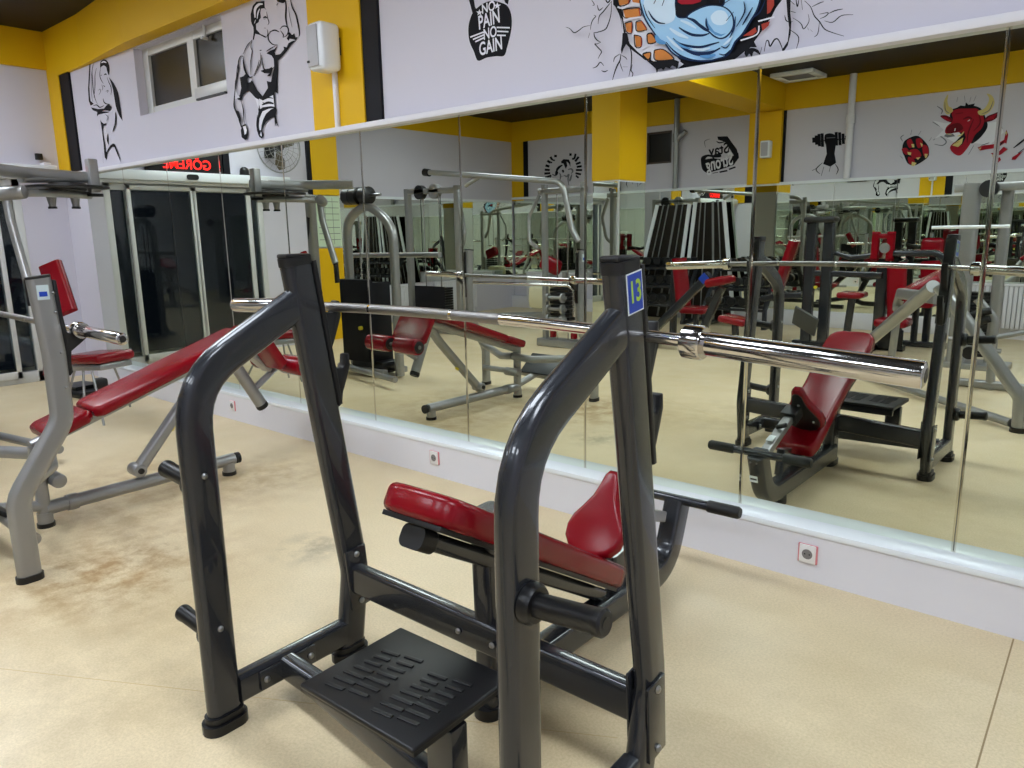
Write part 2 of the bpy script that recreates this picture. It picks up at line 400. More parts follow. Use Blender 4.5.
# entrance door set: fixed side lights and two sliding leaves under a white operator box
dr = MB()
def fr(y0, y1, z0, z1, t=.05, d=.05, x=XE-.06):
    for (a, b2, c, e_) in [(y0, y1, z0, z0+t*1.6), (y0, y1, z1-t, z1), (y0, y0+t, z0, z1), (y1-t, y1, z0, z1)]:
        dr.bx(x, x+d, a, b2, c, e_, alu, .004)
fr(D0, D1, 0.0, DZ, .07, .09, XE-.09)
fr(1.64, 2.40, .06, DZ-.02, .045, .04, XE-.0); fr(.94, 1.66, .06, DZ-.02, .045, .04, XE-.0)
dr.bx(XE-.05, XE, 2.36, 2.40, .06, DZ, alu, .004); dr.bx(XE-.05, XE, .9, .94, .06, DZ, alu, .004)
door = struct(dr, 'door_1', True)
for (a, b2, x) in [(2.39, 2.56, XE-.04), (1.685, 2.355, XE+.02), (.985, 1.615, XE+.02), (.80, .93, XE-.04)]:
    MB().bx(x, x+.008, a, b2, .12, DZ-.085, glass).build('pane', door, False)
MB().bx(XE+.0, XE+.14, .40, 2.94, 2.045, 2.15, gloss_w, .012).bx(XE, XE+.08, .42, 2.90, DZ-.0, 2.045, alu, .004).build('operator_box', door)
MB().sweep([(XE+.14, 1.69, 2.095), (XE+.155, 1.69, 2.095)], .14, .06, darker, (0, 1, 0), .029).build('sensor', door)

# LED sign over the doors
sg = thing('led_sign', 'long black scrolling LED sign with red GÖREME letters above the entrance doors', 'sign', (XE, 1.68, 2.17))
MB().bx(XE, XE+.07, 1.27, 2.16, 2.152, 2.42, darker, .006).build('housing', sg)
b = MB(); text_into(b, 'GÖREME', (XE+.0725, 1.70, 2.235), (0, 1, 0), (0, 0, 1), (.145, .15), ledred, .012); b.build('letters', sg, False)
MB().bx(XE, XE+.075, 1.18, 1.26, 2.152, 2.45, blackp).build('end_cap', sg)
dm = thing('dome_camera', 'small black dome camera sitting on the white door operator box', 'camera', (XE+.08, .98, 2.15))
MB().lathe((XE+.08, 1.0, 2.15), (XE+.08, 1.0, 2.25), [(0, .055), (.5, .055), (.8, .045), (.95, .025), (1, .008)], darker).build('dome', dm)
MB().cyl((XE+.08, 1.0, 2.15), (XE+.08, 1.0, 2.165), .06, darker).build('base', dm)
# wall fan
fn = thing('wall_fan', 'round grey wire-cage fan mounted high on the end wall beside the doors', 'fan', (XE, .5, 2.5))
b = MB(); fc = V((XE+.22, .60, 2.49))
for r in (.10, .17, .24, .30):
    pts = [fc+V((.02 if r > .25 else .07, r*math.cos(a*math.pi/14), r*math.sin(a*math.pi/14))) for a in range(29)]
    b.tube(pts, .004 if r < .29 else .008, silver, n=2)
for k in range(24):
    a = k*math.pi/12; b.tube([fc+V((.075, .05*math.cos(a), .05*math.sin(a))), fc+V((.065, .18*math.cos(a), .18*math.sin(a))), fc+V((.02, .3*math.cos(a), .3*math.sin(a)))], .0025, silver, n=2)
b.build('cage', fn)
b = MB()
for k in range(3):
    a = k*2*math.pi/3+.5; u = V((0, math.cos(a), math.sin(a))); v = V((.25, -math.sin(a), math.cos(a)))
    b.prism([(.04, -.03), (.15, -.09), (.25, -.08), (.27, .02), (.2, .08), (.05, .04)], fc, u, v, .004, mat('fan_blade', (96, 84, 66), .4) if 'fan_blade' not in MATS else MATS['fan_blade'])
b.build('blades', fn)
MB().cyl(fc+V((-.06, 0, 0)), fc+V((.05, 0, 0)), .05, darker).cyl((XE, .6, 2.46), fc+V((-.04, 0, -.02)), .02, darker).bx(XE, XE+.03, .54, .66, 2.38, 2.54, darker).build('motor', fn)
# small camera near the corner (direct view, upper left)
wc = thing('wall_camera', 'small white bullet camera with black square lens in the end wall corner', 'camera', (XE, 2.86, 2.12))
MB().box((XE+.06, 2.86, 2.15), (.12, .07, .05), white, None, .01).cyl((XE, 2.9, 2.13), (XE+.06, 2.88, 2.13), .02, white).build('body', wc)
MB().box((XE+.03, 2.82, 2.235), (.04, .06, .06), darker, None, .004).build('black_box', wc)

# speaker on the yellow pilaster
sp = thing('speaker', 'white box speaker mounted on the yellow pilaster above the mirrors', 'speaker', (-4.03, 2.95, 2.42))
MB().box((-3.925, 2.91, 2.515), (.145, .15, .27), gloss_w, None, .03, 4).build('cabinet', sp)
MB().box((-3.93, 2.832, 2.515), (.10, .012, .23), mat('grille_grey', (176, 176, 182), .5, bump=.3, bscale=300), None, .005).build('grille', sp)
MB().box((-3.94, 2.985, 2.53), (.12, .04, .1), darker).build('bracket', sp)
MB().box((-3.97, 2.824, 2.43), (.02, .006, .012), blackp).build('badge', sp)
tag(MB().bx(-3.955, -3.925, 2.975, 3.0, 2.066, 2.40, white, .005).build('cable_duct'), 'white cable duct running down from the speaker to the mirror trim', 'cable duct')
# pipes, junction on the far wall
for x, l in ((-5.955, 'grey vertical pipe beside the small dark window on the far wall'), (-3.34, 'pale vertical pipe between the barbell fist mural and the bull mural')):
    b = MB().cyl((x, YO+.06, 2.06), (x, YO+.06, 3.42), .045, white if x > -4 else silver, 16); b.cyl((x, YO+.06, 2.78), (x, YO+.06, 2.9), .06, white if x > -4 else silver, 16)
    if x < -4: b.tube([(x, YO+.06, 2.80), (x+.16, YO+.06, 2.92)], .04, silver)
    tag(b.build('pipe'), l, 'pipe')
t = thing('wall_unit', 'small white box on the yellow far-wall column near the ceiling', 'speaker', (-4.35, YO+.1, 2.55))
MB().box((-4.45, YO+.17, 2.53), (.14, .13, .24), gloss_w, None, .02, 3).build('cabinet', t)
MB().box((-4.45, YO+.236, 2.53), (.10, .008, .19), MATS['grille_grey'], None, .002).build('grille', t)
# ceiling cassette
t = thing('air_conditioner_cassette', 'square white ceiling air conditioner with grey centre grille on black ceiling', 'air conditioner', (-4.0, -4.55, ZC))
b = MB(); cx, cy = -3.88, -4.5
for (a, b2, c, d) in [(-.28, .28, -.28, -.19), (-.28, .28, .19, .28), (-.28, -.19, -.19, .19), (.19, .28, -.19, .19)]:
    b.bx(cx+a, cx+b2, cy+c, cy+d, ZC-.05, ZC, gloss_w, .008)
b.build('frame', t); MB().bx(cx-.19, cx+.19, cy-.19, cy+.19, ZC-.035, ZC-.002, inkgry).build('grille', t)

# ceiling LED panels (the lamps of the room)
LP = ['in front of the entrance doors', 'above the round-topped silver tower', 'between the silver and charcoal benches', 'above the charcoal number 13 bench', 'right of the camera, nearest the mirrors', 'above the arched bar cable tower', 'above the slanted arm machine', 'above the tall silver column machine', 'over the empty floor at the right wall']  # entrance panel is added out of view to brighten the end wall
k = 0
for (x, y) in [(-7.75, 1.25), (-5.5, .9), (-3.5, .8), (-1.6, .8), (.7, .8), (-7.2, -1.9), (-3.3, -2.0), (-.9, -2.0), (1.5, -1.9)]:
    t = thing('ceiling_light', 'rectangular white LED panel on the black ceiling '+LP[k], 'ceiling light', (x, y, ZC), 0, 'ceiling light panels')
    MB().bx(x-.62, x+.62, y-.32, y+.32, ZC-.05, ZC, alu, .004).build('frame', t)
    MB().bx(x-.58, x+.58, y-.28, y+.28, ZC-.058, ZC-.048, light_m).build('diffuser', t, False)
    k += 1

# sockets on the plinth
for (x, l) in [(-3.096, 'white wall socket with pink frame on the plinth left of the charcoal bench'), (-.925, 'white wall socket with red frame on the plinth nearest the camera'), (-5.38, 'faint pink framed wall socket on the plinth near the silver bench leg')]:
    t = thing('wall_socket', l, 'socket', (x, 2.904, .118), 0, 'plinth sockets')
    MB().box((x, 2.901, .118), (.078, .010, .080), sockr, None, .004).build('frame', t)
    MB().box((x, 2.897, .118), (.066, .010, .078), sockw, None, .004).build('cover', t)
    MB().cyl((x, 2.8925, .118), (x, 2.8915, .118), .021, mat('socket_shadow', (120, 116, 116), .5) if 'socket_shadow' not in MATS else MATS['socket_shadow'], 20).build('well', t)
    b = MB()
    for d in (-.009, .009): b.cyl((x+d, 2.8915, .118), (x+d, 2.891, .118), .003, blackp, 8)
    b.build('contact_holes', t)
# floor joints
b = MB()
for (p, q) in [((-.215, 2.9), (-.10, -3.0))]:
    p, q = V(p+(0,)), V(q+(0,)); d = (q-p).normalized(); n = V((-d.y, d.x, 0))*.0025
    b.add([p-n+V((0, 0, .0006)), q-n+V((0, 0, .0006)), q+n+V((0, 0, .0006)), p+n+V((0, 0, .0006))], [(0, 1, 2, 3)], mat('joint_grime', (150, 128, 94), .8))
for (a, c) in [((-3.5, .2), (-1.0, 1.6)), ]:
    p, q = V(a+(0,)), V(c+(0,)); d = (q-p).normalized(); n = V((-d.y, d.x, 0))*.0015
    b.add([p-n+V((0, 0, .0006)), q-n+V((0, 0, .0006)), q+n+V((0, 0, .0006)), p+n+V((0, 0, .0006))], [(0, 1, 2, 3)], mat('joint_faint', (196, 170, 126), .8))
b.build('trim_19', None, False)['kind'] = 'structure'
# ================================================================= MURALS (flat paint/vinyl on the walls)
class Mural:
    """flat shapes laid on a wall plane, each layer a fraction of a millimetre above the last"""
    def __init__(s, y, m=0): s.b = MB(); s.y = y; s.m = m; s.k = 0
    def P(s, x, y):
        p = at(x, y, 1, s.y, s.m); p.y += (.0004+s.k*.00025)*(1 if s.m else -1); return p
    def conv(s, txt, o):
        ox, oy, sc_ = o
        q = [tuple(float(c) for c in t.split(',')) for t in txt.split()]
        return [(ox+a/sc_, oy+b/sc_) for a, b in q]
    def poly(s, txt, mt, o=(0, 0, 1)):
        s.k += 1; pts = s.conv(txt, o); vs = [s.P(*p) for p in pts]
        s.b.add(vs, [tuple(range(len(vs)))], mt)
    def blob(s, txt, mt, o=(0, 0, 1)):
        """smooth closed outline through the points"""
        s.k += 1; pts = s.conv(txt, o); n = len(pts); out = []
        for i in range(n):
            p0, p1, p2, p3 = pts[i-1], pts[i], pts[(i+1) % n], pts[(i+2) % n]
            for k in range(5):
                t = k/5
                out.append(tuple(.5*(2*p1[j]+(p2[j]-p0[j])*t+(2*p0[j]-5*p1[j]+4*p2[j]-p3[j])*t*t+(3*p1[j]-p0[j]-3*p2[j]+p3[j])*t**3) for j in (0, 1)))
        vs = [s.P(*p) for p in out]; s.b.add(vs, [tuple(range(len(vs)))], mt)
    def line(s, txt, w, mt, o=(0, 0, 1), taper=1):
        """brush stroke, w in photo pixels"""
        s.k += 1; pts = s.conv(txt, o)
        if len(pts) > 2:
            out = []
            for i in range(len(pts)-1):
                p0 = pts[max(i-1, 0)]; p1 = pts[i]; p2 = pts[i+1]; p3 = pts[min(i+2, len(pts)-1)]
                for k in range(4):
                    t = k/4
                    out.append(tuple(.5*(2*p1[j]+(p2[j]-p0[j])*t+(2*p0[j]-5*p1[j]+4*p2[j]-p3[j])*t*t+(3*p1[j]-p0[j]-3*p2[j]+p3[j])*t**3) for j in (0, 1)))
            pts = out+[pts[-1]]
        L = []; Rr = []; n = len(pts)
        for i in range(n):
            a = pts[max(i-1, 0)]; b = pts[min(i+1, n-1)]; dx, dy = b[0]-a[0], b[1]-a[1]; l = math.hypot(dx, dy) or 1
            f = i/(n-1); ww = w*1.25/2*(.3+.7*math.sin(math.pi*min(max(f, .06), .94))) if taper else w/2
            L.append(s.P(pts[i][0]-dy/l*ww, pts[i][1]+dx/l*ww)); Rr.append(s.P(pts[i][0]+dy/l*ww, pts[i][1]-dx/l*ww))
        s.b.add(L+Rr, [(i, i+1, n+i+1, n+i) for i in range(n-1)], mt)
    def build(s, label):
        # make every face look into the room
        o = s.b.build('wall_mural', None, False); me = o.data
        bm = bmesh.new(); bm.from_mesh(me)
        want = 1 if s.m else -1
        for f in bm.faces:
            f.normal_update()
            if f.normal.y*want < 0: f.normal_flip()
        bmesh.ops.triangulate(bm, faces=[f for f in bm.faces if len(f.verts) > 4])
        bm.to_mesh(me); bm.free()
        return tag(o, label, 'mural')

K = inkblk
# --- woman flexing, left of the window
W = Mural(3.03); A = (60, 40, 8.533); B = (80, 90, 9.6)
W.poly('252,185 262,190 258,300 252,400 256,480 262,520 290,545 262,560 246,520 240,420 246,300', K, A)
W.line('290,200 275,260 278,340 285,430 300,500 320,545', .7, K, A); W.line('312,240 300,300 300,380 296,440 290,490', .6, K, A)
W.line('280,210 268,330 272,470 282,530', .5, inkgry, A)
W.blob('345,240 345,195 365,168 390,168 412,190 425,240 420,300 405,270 395,232 372,218 352,232', K, A)
W.line('355,195 375,185 398,195', 1.2, inkwht, A); W.line('348,240 342,285 345,320 358,350 372,372', .6, K, A)
W.line('378,300 392,290 398,300', 1, K, A); W.line('350,305 360,298', .9, K, A); W.line('374,388 386,400', 1.3, K, A); W.line('360,380 368,410 362,430', .6, inkgry, A)
W.poly('420,315 435,335 460,365 485,410 500,450 512,520 522,590 538,690 520,665 505,640 490,600 478,560 468,500 455,420 440,370', K, A)
W.line('405,320 420,360 438,400 442,440 436,470', .6, K, A); W.line('330,430 345,420 350,440 335,470', .6, inkgry, A); W.line('395,440 415,430 408,450', .7, inkgry, A)
W.line('372,500 380,530 400,545 430,550', .8, K, A)
W.poly('268,575 330,590 380,585 400,560 420,545 445,575 430,605 380,600 340,625 320,655 322,615 285,600', K, A)
W.line('320,640 345,625 380,618 420,615', 1.6, K, A); W.line('290,560 320,555 345,575 380,560', .9, K, A)
W.poly('200,285 215,310 235,325 262,318 255,335 232,345 225,400 235,460 248,530 255,590 272,600 262,670 245,650 238,600 232,520 222,430 210,350', K, B)
W.line('250,235 275,260 262,300', .7, inkgry, B); W.line('345,215 350,270 345,330 330,375 322,400', 1.3, K, B); W.line('275,420 270,480 280,520', 1.1, K, B)
W.poly('262,600 275,565 300,530 325,513 345,525 368,590 392,655 396,690 380,650 358,600 338,552 320,545 296,560 278,590', K, B)
W.line('228,600 230,700', .3, inkgry, B)
W.build('black line mural of a long-haired woman flexing her arm, left of the window')

# --- man with raised arm, right of the window
W = Mural(3.03); A = (220, 0, 8.533); B = (225, 60, 8.533)
W.poly('265,180 262,120 280,50 310,15 380,8 382,60 395,85 378,70 350,75 345,110 350,150 335,170 330,190 308,205 310,250 345,290 390,310 400,318 385,322 340,298 302,288 290,340 280,340 288,270 285,230 272,205', K, A)
W.line('300,150 300,80 330,40 365,35', 2.2, inkwht, A); W.line('318,160 325,110 340,75', 1.1, inkwht, A); W.line('295,200 305,170', 1, inkwht, A)
W.line('370,155 388,145 402,155', 1.5, K, A); W.line('375,165 395,160', .8, K, A); W.line('400,100 408,150 420,190 410,215', .7, K, A); W.line('380,240 396,240', .8, K, A); W.line('405,250 412,285 400,318', .7, K, A)
W.line('440,268 415,300 420,345 455,380 495,385', 1, K, A); W.line('425,275 470,258 510,275', 1.1, K, A); W.line('515,250 540,225 575,228 588,260 575,300 545,320', 1.1, K, A)
W.line('520,262 545,298 540,320', .9, K, A); W.line('560,-5 568,60 565,140 572,200 580,230', 1.3, K, A); W.line('606,-5 620,60 650,120 668,190 682,270 680,310', 1.3, K, A)
W.line('590,60 600,140 620,230', .5, inkgry, A); W.poly('600,275 620,300 640,285 650,320 668,318 655,345 625,335 600,330 590,350 575,330 590,300 580,285', K, A)
W.blob('490,-20 560,-22 562,12 545,28 510,20 492,8', K, A); W.line('500,30 488,48', 1.2, K, A)
W.poly('500,388 470,420 440,430 402,456 445,475 462,500 478,560 470,620 478,680 455,770 500,800 498,700 502,600 500,520 540,480 575,440 615,380 655,345 620,352 590,370 575,405 548,398 552,425 520,462 480,470 472,445', K, A)
W.line('400,440 430,420 480,392', .8, K, A); W.line('345,432 360,430', 1.6, K, A); W.line('280,340 270,400 282,440 270,520 270,640', .7, K, A); W.line('350,450 355,520 330,590 300,650', .7, K, A)
W.line('362,470 370,540 385,590 440,600 470,570', .9, K, A); W.poly('355,605 400,590 460,580 450,620 420,655 440,625 385,625', K, A)
W.line('280,345 240,390 205,465', .7, K, A); W.line('215,490 185,480 165,530 165,610 140,700 135,790', .9, K, A); W.line('175,575 160,640 145,760', .6, K, A)
W.line('205,490 215,560 230,620 260,660 285,655', 1.5, K, A)
# trunks, legs
W.poly('135,150 165,140 185,120 215,140 200,165 205,195 225,190 240,170 262,215 285,260 330,310 375,240 365,180 400,190 430,60 425,0 460,0 458,120 445,200 432,290 440,400 452,430 442,470 455,540 470,575 445,540 436,570 430,490 395,500 360,530 335,570 325,600 338,640 325,672 300,655 280,600 285,500 295,440 285,370 265,320 215,265 190,275 165,300 150,345 120,340 108,322 135,300 148,240', K, B)
W.poly('300,330 330,345 420,300 432,400 400,395 330,405 310,420 300,380', inkwht, B); W.line('330,345 380,322 420,330', 1, K, B); W.line('325,385 380,365 425,375', 2, K, B); W.line('330,360 350,372 400,362', .8, K, B)
W.poly('300,560 305,500 330,440 380,418 430,410 400,425 360,460 335,510 322,560 318,600 305,600', inkwht, B)
W.poly('100,245 118,300 140,320 100,335 95,290', inkwht, B); W.poly('262,320 300,340 300,420 290,400 275,350', inkwht, B)
W.line('130,0 118,60 110,140 98,250', .8, K, B); W.line('165,0 180,80 205,140', 1.6, K, B); W.line('228,0 230,100', .6, inkgry, B); W.line('305,0 290,60 255,140', .7, K, B)
W.poly('315,95 370,85 415,60 412,110 400,140 370,140 395,112 350,115', K, B)
W.line('100,240 92,330 92,400 110,450 130,500 150,560', 1.2, K, B); W.poly('110,430 130,440 150,500 148,540 160,570 150,580 130,520', K, B); W.line('150,345 168,420 172,480 178,550', .9, K, B)
W.poly('148,600 160,560 190,545 205,590 210,640 200,675 185,685 155,660', K, B); W.poly('165,570 190,562 200,600 195,630 180,640 175,600', inkwht, B)
W.line('290,470 285,560 300,640', .8, K, B); W.poly('312,640 322,610 330,640 325,655', inkwht, B)
W.build('black line mural of a shirtless muscular man raising one arm, beside the yellow pilaster')

# --- kettlebell badge
W = Mural(3.03); A = (440, 0, 8.533)
W.poly('245,-10 285,-80 360,-110 500,-115 570,-80 590,-10 580,40 555,20 545,-10 520,-55 430,-62 340,-55 290,-5 300,60 310,75 280,120', K, A)
W.blob('310,75 380,25 450,8 520,22 575,50 605,110 614,190 605,280 575,400 548,475 480,480 400,492 325,518 290,440 255,360 243,280 248,200 275,120', K, A)
def badge_text(mu, t, x, y, h, wdt, rot=0, mt=inkwht, sgn=1):
    p = mu.P(x, y); c = math.cos(R(rot)); s_ = math.sin(R(rot))
    mu.k += 2; p = mu.P(x, y)
    text_into(mu.b, t, p, (sgn*c, 0, s_), (-sgn*s_, 0, c), (wdt, h), mt, .02)
for t, x, y, h, wd_, r in [('NO', 488.5, 7.7, .062, .058, 2), ('PAIN', 489.2, 20.0, .092, .068, 4), ('NO', 490.3, 33.4, .072, .058, 2), ('GAIN', 491.0, 46.8, .088, .066, 3)]:
    badge_text(W, t, x, y, h, wd_, r)
for txt in ('262,318 375,275', '285,338 378,298', '305,358 380,322', '488,235 600,238', '492,268 588,272', '490,302 566,304'):
    W.line(txt, 1.5, inkwht, A, 0)
def star(mu, cx, cy, r, mt):
    mu.k += 1; pts = []
    for i in range(10):
        a = -math.pi/2+i*math.pi/5; q = r if i % 2 == 0 else r*.42; pts.append((cx+q*math.cos(a), cy+q*math.sin(a)))
    mu.b.add([mu.P(*p) for p in pts], [tuple(range(10))], mt)
star(W, 480, 12.8, 3.4, inkwht); star(W, 498, 6, 3.6, inkwht)
W.build('black kettlebell mural lettered NO PAIN NO GAIN, above the mirrors')

# --- crossed blue arms bursting through bricks
W = Mural(3.03); A = (560, 0, 8.53); B = (640, 0, 10.24); Cc = (720, 0, 6.827)
W.poly('612,-10 606,-22 630,-30 632,-46 650,-40 668,-52 690,-46 704,-56 724,-46 745,-50 752,-36 778,-32 772,-18 786,-12 782,0 776,8 771,18 764,28 757,38 750,47 738,57 728,64 700,69 682,71 668,68 655,63 645,60 640,56 632,50 626,44 624,34 622,20 614,4', K)   # the hole
# bricks
W.poly('616,-14 650,-30 650,5 654,22 662,38 672,52 684,64 676,70 655,62 640,54 630,44 625,30 622,10', inkwht)
for q in ['490,-40 600,-40 590,30 510,50', '540,85 680,70 690,140 560,155', '560,200 620,190 615,285 570,270', '655,190 700,180 745,250 730,262 660,265', '640,300 700,320 700,400 650,400', '755,290 800,290 835,370 760,375', '715,460 760,450 780,500 760,520', '820,420 880,440 900,520 840,530', '610,-40 700,-40 690,30 625,20']:
    W.poly(q, inkwht, A); W.poly(q, inkbrk, A)
for q in ['490,-40 600,-40 590,30 510,50', '540,85 680,70 690,140 560,155', '560,200 620,190 615,285 570,270', '655,190 700,180 745,250 730,262 660,265', '640,300 700,320 700,400 650,400', '755,290 800,290 835,370 760,375', '715,460 760,450 780,500 760,520']:
    pts = q.split(); W.line(' '.join(pts+[pts[0]]), 1.0, K, A, 0); W.line(' '.join(pts[1:3]), 1.6, inkbrk2, A)
for q in ['500,62 540,72 610,50 700,50', '550,180 600,165 700,150', '690,430 760,390 850,370', '740,265 735,330 720,400', '800,385 800,520']:
    W.line(q, 1.9, inkwht, A, 0)
W.poly('160,520 250,510 350,590 340,615 170,620', inkbrk, B); W.line('150,490 155,560 150,620 280,640 380,610', 1.1, inkwht, B, 0)
W.poly('40,560 120,540 115,600 85,610', inkbrk, B); W.poly('85,360 130,350 180,430 100,450', inkbrk, B)
W.line('160,520 250,510 350,590 340,615 170,620 160,520', 1.1, K, B, 0); W.line('40,560 120,540 115,600 85,610 40,560', 1.1, K, B, 0); W.line('85,360 130,350 180,430 100,450 85,360', 1.1, K, B, 0)
W.poly('330,-40 375,-40 378,40 350,90 330,100', inkbrk2, Cc); W.poly('165,250 250,190 260,220 230,245', inkbrk2, Cc); W.poly('290,170 350,150 340,180 300,215', inkbrk2, Cc)
W.line('270,150 380,120', 1.6, inkwht, Cc, 0); W.line('150,280 260,240 275,180', 1.4, inkwht, Cc, 0)
# dark waist and red sash behind the arms
W.poly('330,-40 700,-40 700,60 520,180 440,180 380,150', K, B); W.poly('400,-40 660,-40 640,25 560,50 440,52 405,30', inkrd2, B); W.poly('410,-40 640,-40 630,5 560,25 440,25', inkred, B)
# shoulders and chest above the arms, edges of the hole broken up
W.blob('-10,-30 20,-190 120,-330 300,-400 420,-330 520,-300 620,-300 720,-330 820,-400 1010,-340 1150,-200 1240,-30 1080,-60 900,-40 700,-20 400,-20 200,-50', inkdk, B)
W.blob('5,-30 40,-180 135,-310 290,-375 400,-310 420,-200 400,-60 200,-60', inkskin, B)
W.blob('860,-60 840,-200 850,-320 930,-370 1040,-320 1135,-190 1222,-30 1080,-70', inkskin, B)
W.blob('435,-60 450,-190 440,-280 520,-275 620,-270 700,-280 800,-290 810,-180 830,-60 640,-90', inkskin, B)
W.line('625,-270 630,-180 620,-100', 1.8, inkdk, B); W.line('450,-120 530,-80 615,-110', 1.6, inkdk, B); W.line('640,-110 730,-80 820,-120', 1.6, inkdk, B)
W.poly('400,-40 660,-40 640,25 560,50 440,52 405,30', inkred, B)
# forearm mass
W.blob('20,-30 40,140 90,250 180,380 210,430 270,460 330,540 420,600 560,635 700,640 830,610 900,590 950,540 985,470 1010,430 1080,360 1150,240 1230,100 1250,-30 1130,-60 900,-60 860,60 700,60 560,120 500,180 400,170 385,80 380,-40 200,-60', inkdk, B)
W.blob('32,-30 55,130 105,240 190,370 225,425 285,450 345,530 430,585 560,618 700,625 820,598 890,575 935,530 968,465 990,425 1060,350 1130,235 1210,100 1235,-30 1130,-50 910,-50 872,70 700,75 575,130 510,190 400,185 370,80 365,-40 200,-50', inkskin, B)
W.blob('60,20 70,110 130,210 220,260 330,240 380,180 375,60 360,-30 200,-40 80,-30', inkhi, B)
W.blob('490,180 600,100 740,60 880,75 960,140 985,220 975,300 920,380 850,410 780,390 720,340 660,310 560,230', inkdk, B)
W.blob('510,178 610,110 740,70 870,85 945,145 968,220 960,295 910,365 848,395 790,375 735,330 690,290 580,215', inkskin, B)
W.blob('745,175 800,120 875,120 915,165 915,225 870,262 805,262 760,232', inkhi, B)
W.poly('700,180 720,250 780,330 850,360 900,350 850,380 790,365 735,320 700,290 690,230', inkmid, B)
for q, w_ in [('510,190 580,215 650,280 710,320', 1.5), ('420,290 480,330 560,365 660,370 730,350', 2.2), ('360,400 420,450 520,480 640,490 760,460 830,440', 2.0), ('400,440 480,510 600,560 720,560 840,500', 2.6), ('290,440 360,520 460,590 600,630 760,625 840,600', 1.6), ('520,520 600,545 700,545 780,525', 1.4), ('110,120 150,190 210,240 280,250', 1.6), ('850,480 900,500 940,460', 1.1), ('830,560 890,570 945,520', 1.2), ('165,50 190,0', 1.2), ('250,70 275,0', 1.2), ('830,-20 840,40', 1.1), ('885,-20 880,60', 1.1), ('700,200 705,270 730,320', 1.6), ('1000,180 985,300 940,400', 1.4), ('60,60 100,180 180,300', .9)]:
    W.line(q, w_, inkdk, B)
for q, w_ in [('440,220 520,250 600,300', 2.4), ('330,300 420,360 520,400', 3), ('560,510 660,520 740,500', 2.2), ('300,380 380,460 470,530', 2.2), ('880,470 930,430 970,380', 2)]:
    W.line(q, w_, inkhi, B)
for q, w_ in [('190,370 220,430 290,450', 4), ('640,585 720,590 800,570', 3), ('380,420 450,480 540,510', 2)]:
    W.line(q, w_, inkmid, B)
for q, w_ in [('110,90 60,150', 1.2), ('180,20 185,90 130,190', 1.2), ('240,60 200,130 170,180', 1.4), ('330,0 290,90 240,130', 1.1), ('50,30 90,5', 1.2)]:
    W.line(q, w_, inkdk, Cc)
# torn plaster flaps below
W.poly('560,290 600,290 612,350 570,420 552,470 545,430 555,380', K, A); W.poly('480,0 520,90 550,180 555,260 545,180 520,100 500,70 480,50', K, A)
W.poly('690,450 760,520 850,600 860,560 790,530', K, A)
W.poly('150,640 380,620 430,640 420,690 405,735 400,700 360,680 330,710 300,690 270,730 250,710 215,720 205,770 190,700', K, B)
W.poly('430,630 560,668 720,660 900,605 990,545 1010,560 960,610 880,650 720,692 560,700 480,670', K, B)
W.poly('110,370 200,310 270,250 250,290 270,330 230,330 180,360 110,400', K, Cc); W.blob('185,370 200,345 240,335 280,350 290,380 250,360 235,400 220,375 200,395', K, Cc)
W.poly('470,0 500,0 498,100 505,160 500,240 480,320 450,365 440,350 480,290 490,200 478,110', K, Cc)
W.line('320,360 335,290 350,290 360,325 390,280 415,278 440,330 450,370', 1.2, K, Cc); W.line('290,385 305,330', .9, K, Cc); W.line('460,115 470,150 495,160', .9, K, Cc)
# cracks on both sides
for q, w_ in [('80,240 115,255 150,288 190,270 230,240 285,228', .8), ('290,265 295,220 310,180 335,150 318,140', .8), ('270,335 285,290', .7), ('355,215 365,150 400,110 440,60 465,30', .9), ('470,20 465,130 440,220 410,265 330,290 320,285', .9), ('320,285 325,320 345,350 378,370', 1), ('378,370 345,385 328,385 360,420 385,450 370,480 355,510', .9), ('310,590 345,575 375,540 405,570', .9), ('385,610 410,620 440,608', .9), ('350,55 365,100 400,75', .9), ('300,10 325,50 310,60', .7), ('415,-5 440,35 470,-5', 1.2), ('330,0 345,-20', .8),
              ('550,470 545,520 520,570 500,620 480,690', 1.2), ('545,470 500,500 490,540', .8), ('555,480 590,500 605,520', .7), ('610,380 640,450 640,560 620,660', 1), ('540,530 555,580 570,620', .6), ('650,560 640,610 655,640 635,690', .8), ('570,580 610,580', .5), ('690,665 700,670', .8), ('130,20 100,5', .5)]:
    W.line(q, w_, K, A)
for q, w_ in [('505,20 530,45', 1), ('540,0 550,60 560,10', 1), ('575,0 585,80', .8), ('600,20 640,60 665,120 700,160 735,210 790,235 865,258', 1), ('650,60 700,35 730,25', .8), ('700,110 760,100 740,125 705,140', .8), ('765,105 810,85 860,75', .9), ('735,155 790,165 850,120 930,114', .8), ('665,265 690,240 700,170', .7), ('505,90 540,100', 1), ('520,135 560,160 580,180 595,210 630,160 625,110', .8), ('500,215 560,265 545,345', .8), ('505,165 520,160', .8), ('735,-5 790,18', .9), ('655,230 640,215', .5), ('630,220 620,200', .5)]:
    W.line(q, w_, K, Cc)
W.build('large colour mural of crossed light-blue muscular arms bursting through a brick wall')

# --- far wall (seen in the mirror)
yo = YO+.0
